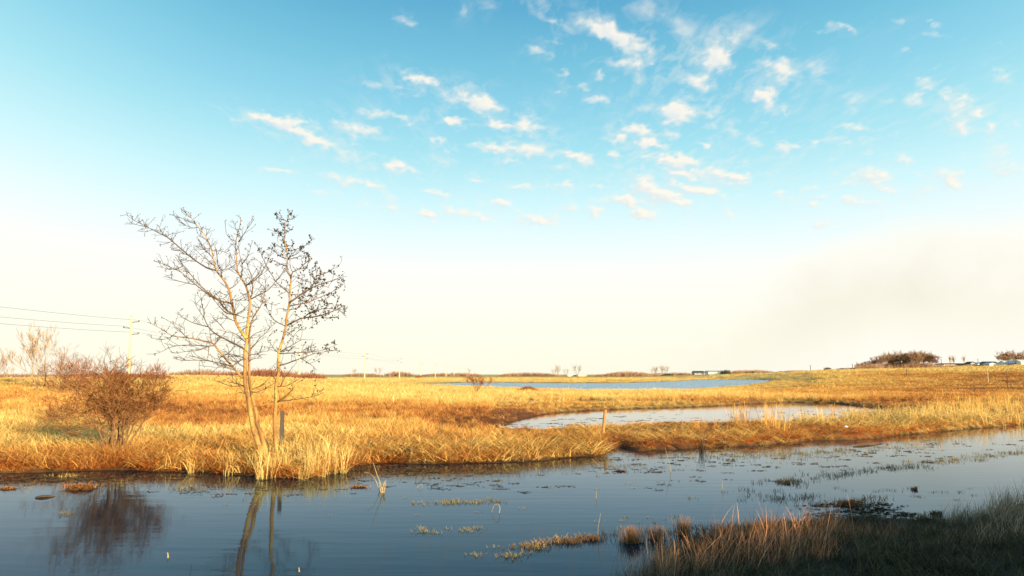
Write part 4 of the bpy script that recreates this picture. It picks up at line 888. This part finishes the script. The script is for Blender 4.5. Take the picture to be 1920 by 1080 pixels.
def far_pole(px, dep, hpx, label):
    l_ = on(px, dep); h_ = hpx*dep/F; r_ = root('utility_pole', l_, label, 'utility pole', 'thin poles on the right hand ridge'); mb = MB(); mb.tube([(0,0,-.3),(0,0,h_)], [.22,.14], 6); mb.build('pole_shaft', M_metal, r_)
    m2 = MB(); m2.box((0,0,h_*.9), (1.8,.14,.14)); m2.build('crossarm', M_metal, r_)
far_pole(1766, 500, 17, 'thin dark pole just right of the tree belt'); far_pole(1835, 520, 16, 'thin dark pole left of the teal house'); far_pole(1520, 480, 10, 'small lone pole on the bare part of the ridge'); far_pole(1599, 470, 10, 'small pole at the left end of the tree belt'); far_pole(1914, 540, 20, 'thin pole at the right edge above the pale roofs')

# ------------------------------------------------------------------ far buildings
def house(name, px0, px1, ytop, ybase, dep, wallm, roofm, label, roof=.4, gable_front=False, windows=3, depth_m=8, cat='house', door=True):
    x0 = at(px0, ybase, dep); x1 = at(px1, ybase, dep); cx = (x0.x+x1.x)/2; wd = x1.x-x0.x; z0 = H1(cx, dep); ht = at(px0, ytop, dep).z - z0
    ht = max(ht, (ybase-ytop)*dep/F*.9)
    r_ = root(name, (cx, dep, z0), label, cat); wh = ht*(1-roof)
    mb = MB(); mb.box((0, 0, wh/2-.2), (wd, depth_m, wh+.4)); 
    hw, hd = wd/2, depth_m/2
    if gable_front:
        mb.tri((-hw,-hd,wh), (hw,-hd,wh), (0,-hd,ht-.1)); mb.tri((hw,hd,wh), (-hw,hd,wh), (0,hd,ht-.1))
    else:
        mb.tri((-hw,hd,wh), (-hw,-hd,wh), (-hw,0,ht-.1)); mb.tri((hw,-hd,wh), (hw,hd,wh), (hw,0,ht-.1))
    mb.build('wall', wallm, r_)
    rf = MB(); e = .4; th = .22
    def slab(a_, b_, c_, d_):
        up_ = Vector((0,0,th)); P_ = [Vector(v) for v in (a_, b_, c_, d_)]; b0 = len(rf.v)
        rf.v += [tuple(v) for v in P_] + [tuple(v+up_) for v in P_]; rf.c += [1]*8
        rf.f += [(b0+3,b0+2,b0+1,b0),(b0+4,b0+5,b0+6,b0+7)] + [(b0+i_, b0+(i_+1)%4, b0+4+(i_+1)%4, b0+4+i_) for i_ in range(4)]
    if gable_front:
        slab((-hw-e,-hd-e,wh-.1),(0,-hd-e,ht),(0,hd+e,ht),(-hw-e,hd+e,wh-.1)); slab((0,-hd-e,ht+.003),(hw+e,-hd-e,wh-.1),(hw+e,hd+e,wh-.1),(0,hd+e,ht+.003))
    else:
        slab((-hw-e,-hd-e,wh-.1),(hw+e,-hd-e,wh-.1),(hw+e,0,ht),(-hw-e,0,ht)); slab((-hw-e,0,ht+.003),(hw+e,0,ht+.003),(hw+e,hd+e,wh-.1),(-hw-e,hd+e,wh-.1))
    rf.build('roof', roofm, r_)
    for k in range(windows):
        xx = -hw + wd*(k+.75)/(windows+.5); w_ = min(1.4, wd/(windows*2)); m_ = MB(); m_.box((xx, -hd-.04, wh*.58), (w_, .1, min(1.1, wh*.4))); fr_ = m_.build('window', M_roofl, r_)
        m2 = MB(); m2.box((xx, -hd-.1, wh*.58), (w_*.84, .06, min(1.1, wh*.4)*.82)); m2.build('pane', M_glass, fr_)
    if door:
        m_ = MB(); m_.box((hw*.75, -hd-.05, min(1.05, wh*.42)), (1.0, .1, min(2.1, wh*.84))); m_.build('door', M_roofd, r_)
    return r_
house('house', 1300, 1318, 696, 703, 600, M_grey, M_roofd, 'small grey house with a dark roof left of the white barn', .45, False, 2)
house('barn', 1325, 1352, 696, 703, 610, M_white, M_grey, 'long white barn with a grey roof on the horizon', .25, False, 0, 12, 'barn')
house('long_building', 1762, 1815, 682, 690, 500, M_cream, M_roofd, 'long low cream building right of the tree belt', .2, False, 5, 10, 'building')
house('shed', 1815, 1824, 679, 689, 490, M_grey, M_roofd, 'small dark grey shed at the end of the cream building', .3, True, 0, 6, 'shed')
house('house', 1827, 1841, 680, 688, 520, M_white, M_roofl, 'small pale house between grey shed and teal house', .4, True, 1)
house('house', 1844, 1864, 678.5, 687, 480, M_teal, M_roofd, 'teal house with a dark roof and a white garage', .35, False, 1)
house('garage', 1850, 1860, 681, 687, 468, M_white, M_roofl, 'white gabled garage in front of the teal house', .4, True, 0, 6, 'garage')
house('house', 1866, 1878, 679, 686, 510, M_grey, M_roofl, 'grey house with a white roof right of the teal house', .45, False, 1)
house('house', 1879, 1893, 677, 685, 500, M_white, M_roofl, 'wide pale roofed house in the middle of the settlement', .5, False, 2)
house('house', 1895, 1905, 676.5, 684, 495, M_grey, M_roofl, 'grey fronted gable house second from the right edge', .5, True, 1)
house('house', 1907, 1932, 675, 683, 490, M_white, M_roofl, 'white house cut by the right edge of the picture', .4, False, 2)
house('farmhouse', 704, 719, 700.6, 703, 950, M_white, M_roofl, 'tiny white farmhouse left on the horizon between poles', .4, False, 1, 8, 'house')
house('farmhouse', 1064, 1080, 701, 703, 1010, M_white, M_roofl, 'tiny white sheds on the horizon under bare trees', .35, False, 1, 8, 'house')
house('farmhouse', 1084, 1100, 701.3, 703, 1000, M_cream, M_roofl, 'tiny cream shed right of the horizon trees', .3, False, 1, 8, 'house')
house('farmhouse', 1228, 1250, 699.6, 703, 960, M_white, M_grey, 'tiny white farm buildings among the small trees left of the grey house', .4, False, 2, 8, 'house')

# ------------------------------------------------------------------ small things in and by the water
def tuft(name, px, py, n, wd, ht, c, label, cat='grass tuft', fine=False, straight=False, seed=1, mound=0.0, z=0.0):
    random.seed(seed); mb = MB(); g = gnd(px, py, z)
    if mound:
        kk = 12
        for ring in range(3):
            for s_ in range(kk):
                def pp(rg, sg): q = rg/3; a_ = 2*math.pi*sg/kk; return Vector((math.cos(a_)*q*wd*.5*(1+.3*math.sin(a_*3+seed)), math.sin(a_)*q*wd*.3, mound*(1-q*q)*(.7+.5*math.sin(a_*5+ring*2))-.01))
                mb.quad(pp(ring+1, s_), pp(ring+1, s_+1), pp(ring, s_+1), pp(ring, s_), .22)
    for _ in range(int(n*1.6)):
        a_ = random.uniform(0, 6.3); x_ = random.gauss(0, wd*.25); y_ = random.gauss(0, wd*.12)
        blade(mb, x_, y_, ht*random.uniform(.5, 1), .012 if not fine else .007, a_, random.uniform(.05,.25) if straight else random.uniform(.2,1.1), random.uniform(0,.4) if straight else random.uniform(.2,1.2), random.uniform(.55,1.3), 4, .2, -.02+mound*.5)
    mt = bpy.data.materials.get('tuft_%s' % name) or foliage('tuft_%s_%d' % (name, seed), c, .2)
    o_ = mb.build(name, mt, label=label, category=cat); o_.location = g; return o_
OR = (.50,.22,.07); ST = (.62,.45,.20); BR = (.20,.10,.05)
tuft('grass_tuft', 148, 917, 160, .75, .18, OR, 'orange matted tuft in the water left of the bush reflection', mound=.10, seed=1)
tuft('grass_tuft', 15, 917, 60, .45, .10, OR, 'flat orange tuft in the water at the left edge', mound=.05, seed=2)
tuft('grass_tuft', 672, 914, 60, .4, .10, OR, 'small russet tuft near the foot of the bent stalks', mound=.04, seed=3)
tuft('reed_stalks', 717, 924, 12, .12, .35, ST, 'short cluster of pale stalks standing in open water', 'reeds', straight=True, seed=4)
tuft('grass_tuft', 1163, 884, 50, .35, .08, BR, 'dark brown tuft floating in front of the leaning post', mound=.04, seed=5)
tuft('grass_tuft', 1590, 946, 140, .45, .16, (.42,.19,.08), 'russet tuft of broken stalks in the right hand water', mound=.05, seed=6)
tuft('grass_tuft', 1478, 906, 40, .3, .09, OR, 'small orange tuft far right of the ditch middle', seed=7)
tuft('grass_tuft', 1714, 918, 30, .16, .09, OR, 'tiny orange tuft standing alone in the right hand water', seed=8)
tuft('grass_tuft', 1186, 1018, 170, .35, .28, (.42,.22,.10), 'upright russet tuft at the left tip of the near bank', fine=True, straight=True, seed=9, mound=.04)
tuft('grass_tuft', 1232, 1012, 120, .3, .26, (.42,.22,.10), 'second upright russet tuft just right of the tip one', fine=True, straight=True, seed=10, mound=.03)
tuft('grass_tuft', 1282, 1004, 110, .25, .34, (.42,.22,.10), 'narrow tall russet tuft beside the main near grass', fine=True, straight=True, seed=11, mound=.03)
tuft('grass_tuft', 1110, 1012, 120, .40, .16, (.40,.22,.09), 'low tuft at the right end of the weed line', fine=True, seed=12, mound=.02)
tuft('grass_tuft', 1070, 1018, 60, .35, .12, (.36,.2,.08), 'low weedy tuft in the middle of the weed line', fine=True, seed=15, mound=.015)
tuft('grass_tuft', 1633, 975, 90, .35, .16, (.12,.08,.05), 'dark tuft on the mud at the near shore', fine=True, seed=13, mound=.06)
tuft('grass_tuft', 1755, 965, 70, .22, .10, (.08,.08,.04), 'dark green tuft off the near shore', seed=14, mound=.03)
tuft('weed_plant', 1316, 846, 26, .2, .75, (.10,.06,.04), 'dark dead weed standing where the right bank meets the ditch', 'weed', straight=True, seed=16)
def stalk(name, pxs, label, r=.006, mt=None, cat='reed stalk'):
    g = gnd(*pxs[0], 0); pts = [at(a_, b_, g.y) - g for a_, b_ in smooth_px(pxs, 1)]; mb = MB(); n = len(pts)
    mb.tube(pts, [r*(1-.5*i_/(n-1)) for i_ in range(n)], 5); o_ = mb.build(name, mt or M_stalk, label=label, category=cat); o_.location = g; return o_
M_stalk = simple('pale_stalk', (.36,.28,.14), .8, .2, 9)
stalk('reed_stalk', [(718,925),(713,905),(706,888),(700,868)], 'tall pale stalk leaning left above open water', .010)
stalk('reed_stalk', [(712,922),(705,900),(695,888),(683,885)], 'pale stalk bent over beside the tall leaning one', .007)
stalk('reed_stalk', [(936,962),(938,952),(934,944),(926,947),(922,960)], 'bent pale reed loop standing in mid ditch', .007)
stalk('reed_stalk', [(315,1046),(315,1040),(314,1036)], 'short green tipped stub in the bottom left water', .012)
stalk('reed_stalk', [(561,1072),(561,1068),(560,1064)], 'tiny stub poking up at the bottom edge', .010)
stalk('reed_stalk', [(1122,1010),(1121,990),(1124,975),(1126,962)], 'thin upright stem on the weed line', .004)
stalk('reed_stalk', [(1118,935),(1118,925),(1118,916)], 'thin pale stem in the open middle water', .005)
stalk('reed_stalk', [(1258,884),(1256,870),(1250,850),(1247,838)], 'thin pale stalk standing in front of the right bank', .007)
stalk('reed_stalk', [(1355,918),(1354,908),(1355,900)], 'thin pale stem right of mid ditch', .005)
stalk('reed_stalk', [(782,915),(790,905),(792,914)], 'small drooping pale blade in the left middle water', .006)
def log(name, a, b, z, r, mt, label, cat):
    p0, p1 = gnd(*a, z), gnd(*b, z); mb = MB(); n = 6; pts = []
    for i_ in range(n): f = i_/(n-1); pts.append((p1-p0)*f + Vector((0, 0, .02*math.sin(f*4)+r*.3)))
    mb.tube(pts, [r*(.7+.5*math.sin(math.pi*(i_+.5)/n)) for i_ in range(n)], 7); o_ = mb.build(name, mt, smooth=True, label=label, category=cat); o_.location = p0
log('driftwood', (66,934), (103,931), 0, .022, M_mud, 'dark sliver of driftwood in the left hand water', 'driftwood')
log('fallen_branch', (735,834), (772,846), .34, .035, M_branch, 'weathered branch lying in the yellow bank grass', 'branch')
log('driftwood', (1600,838), (1650,834), 0, .02, M_mud, 'dark stick floating below the right bank reeds', 'driftwood')
log('fallen_stalk', (1612,996), (1700,1010), .12, .006, M_stalk, 'long pale stem lying on the dark near bank', 'stem')
def litter(px, py, z, s, label):
    random.seed(int(px)); g = gnd(px, py, z); g.z = max(H1(g.x, g.y), 0)+.02; mb = MB(); k = 7; ring = [Vector((math.cos(2*math.pi*i_/k)*s*random.uniform(.6,1), math.sin(2*math.pi*i_/k)*s*.6, random.uniform(0,.05))) for i_ in range(k)]; tp = Vector((0,0,s*.6))
    for i_ in range(k): mb.tri(ring[i_], ring[(i_+1) % k], tp)
    mb.f.append(tuple(range(0, 3*k, 3))[::-1]); o_ = mb.build('litter_scrap', M_litter, label=label, category='litter'); o_.location = g
litter(1587, 806, .2, .13, 'crumpled white scrap among the reeds on the right bank'); litter(943, 864, .02, .07, 'small white scrap at the water edge below the yellow grass'); litter(1585, 772, .05, .12, 'white scrap on the far shore of the pond')
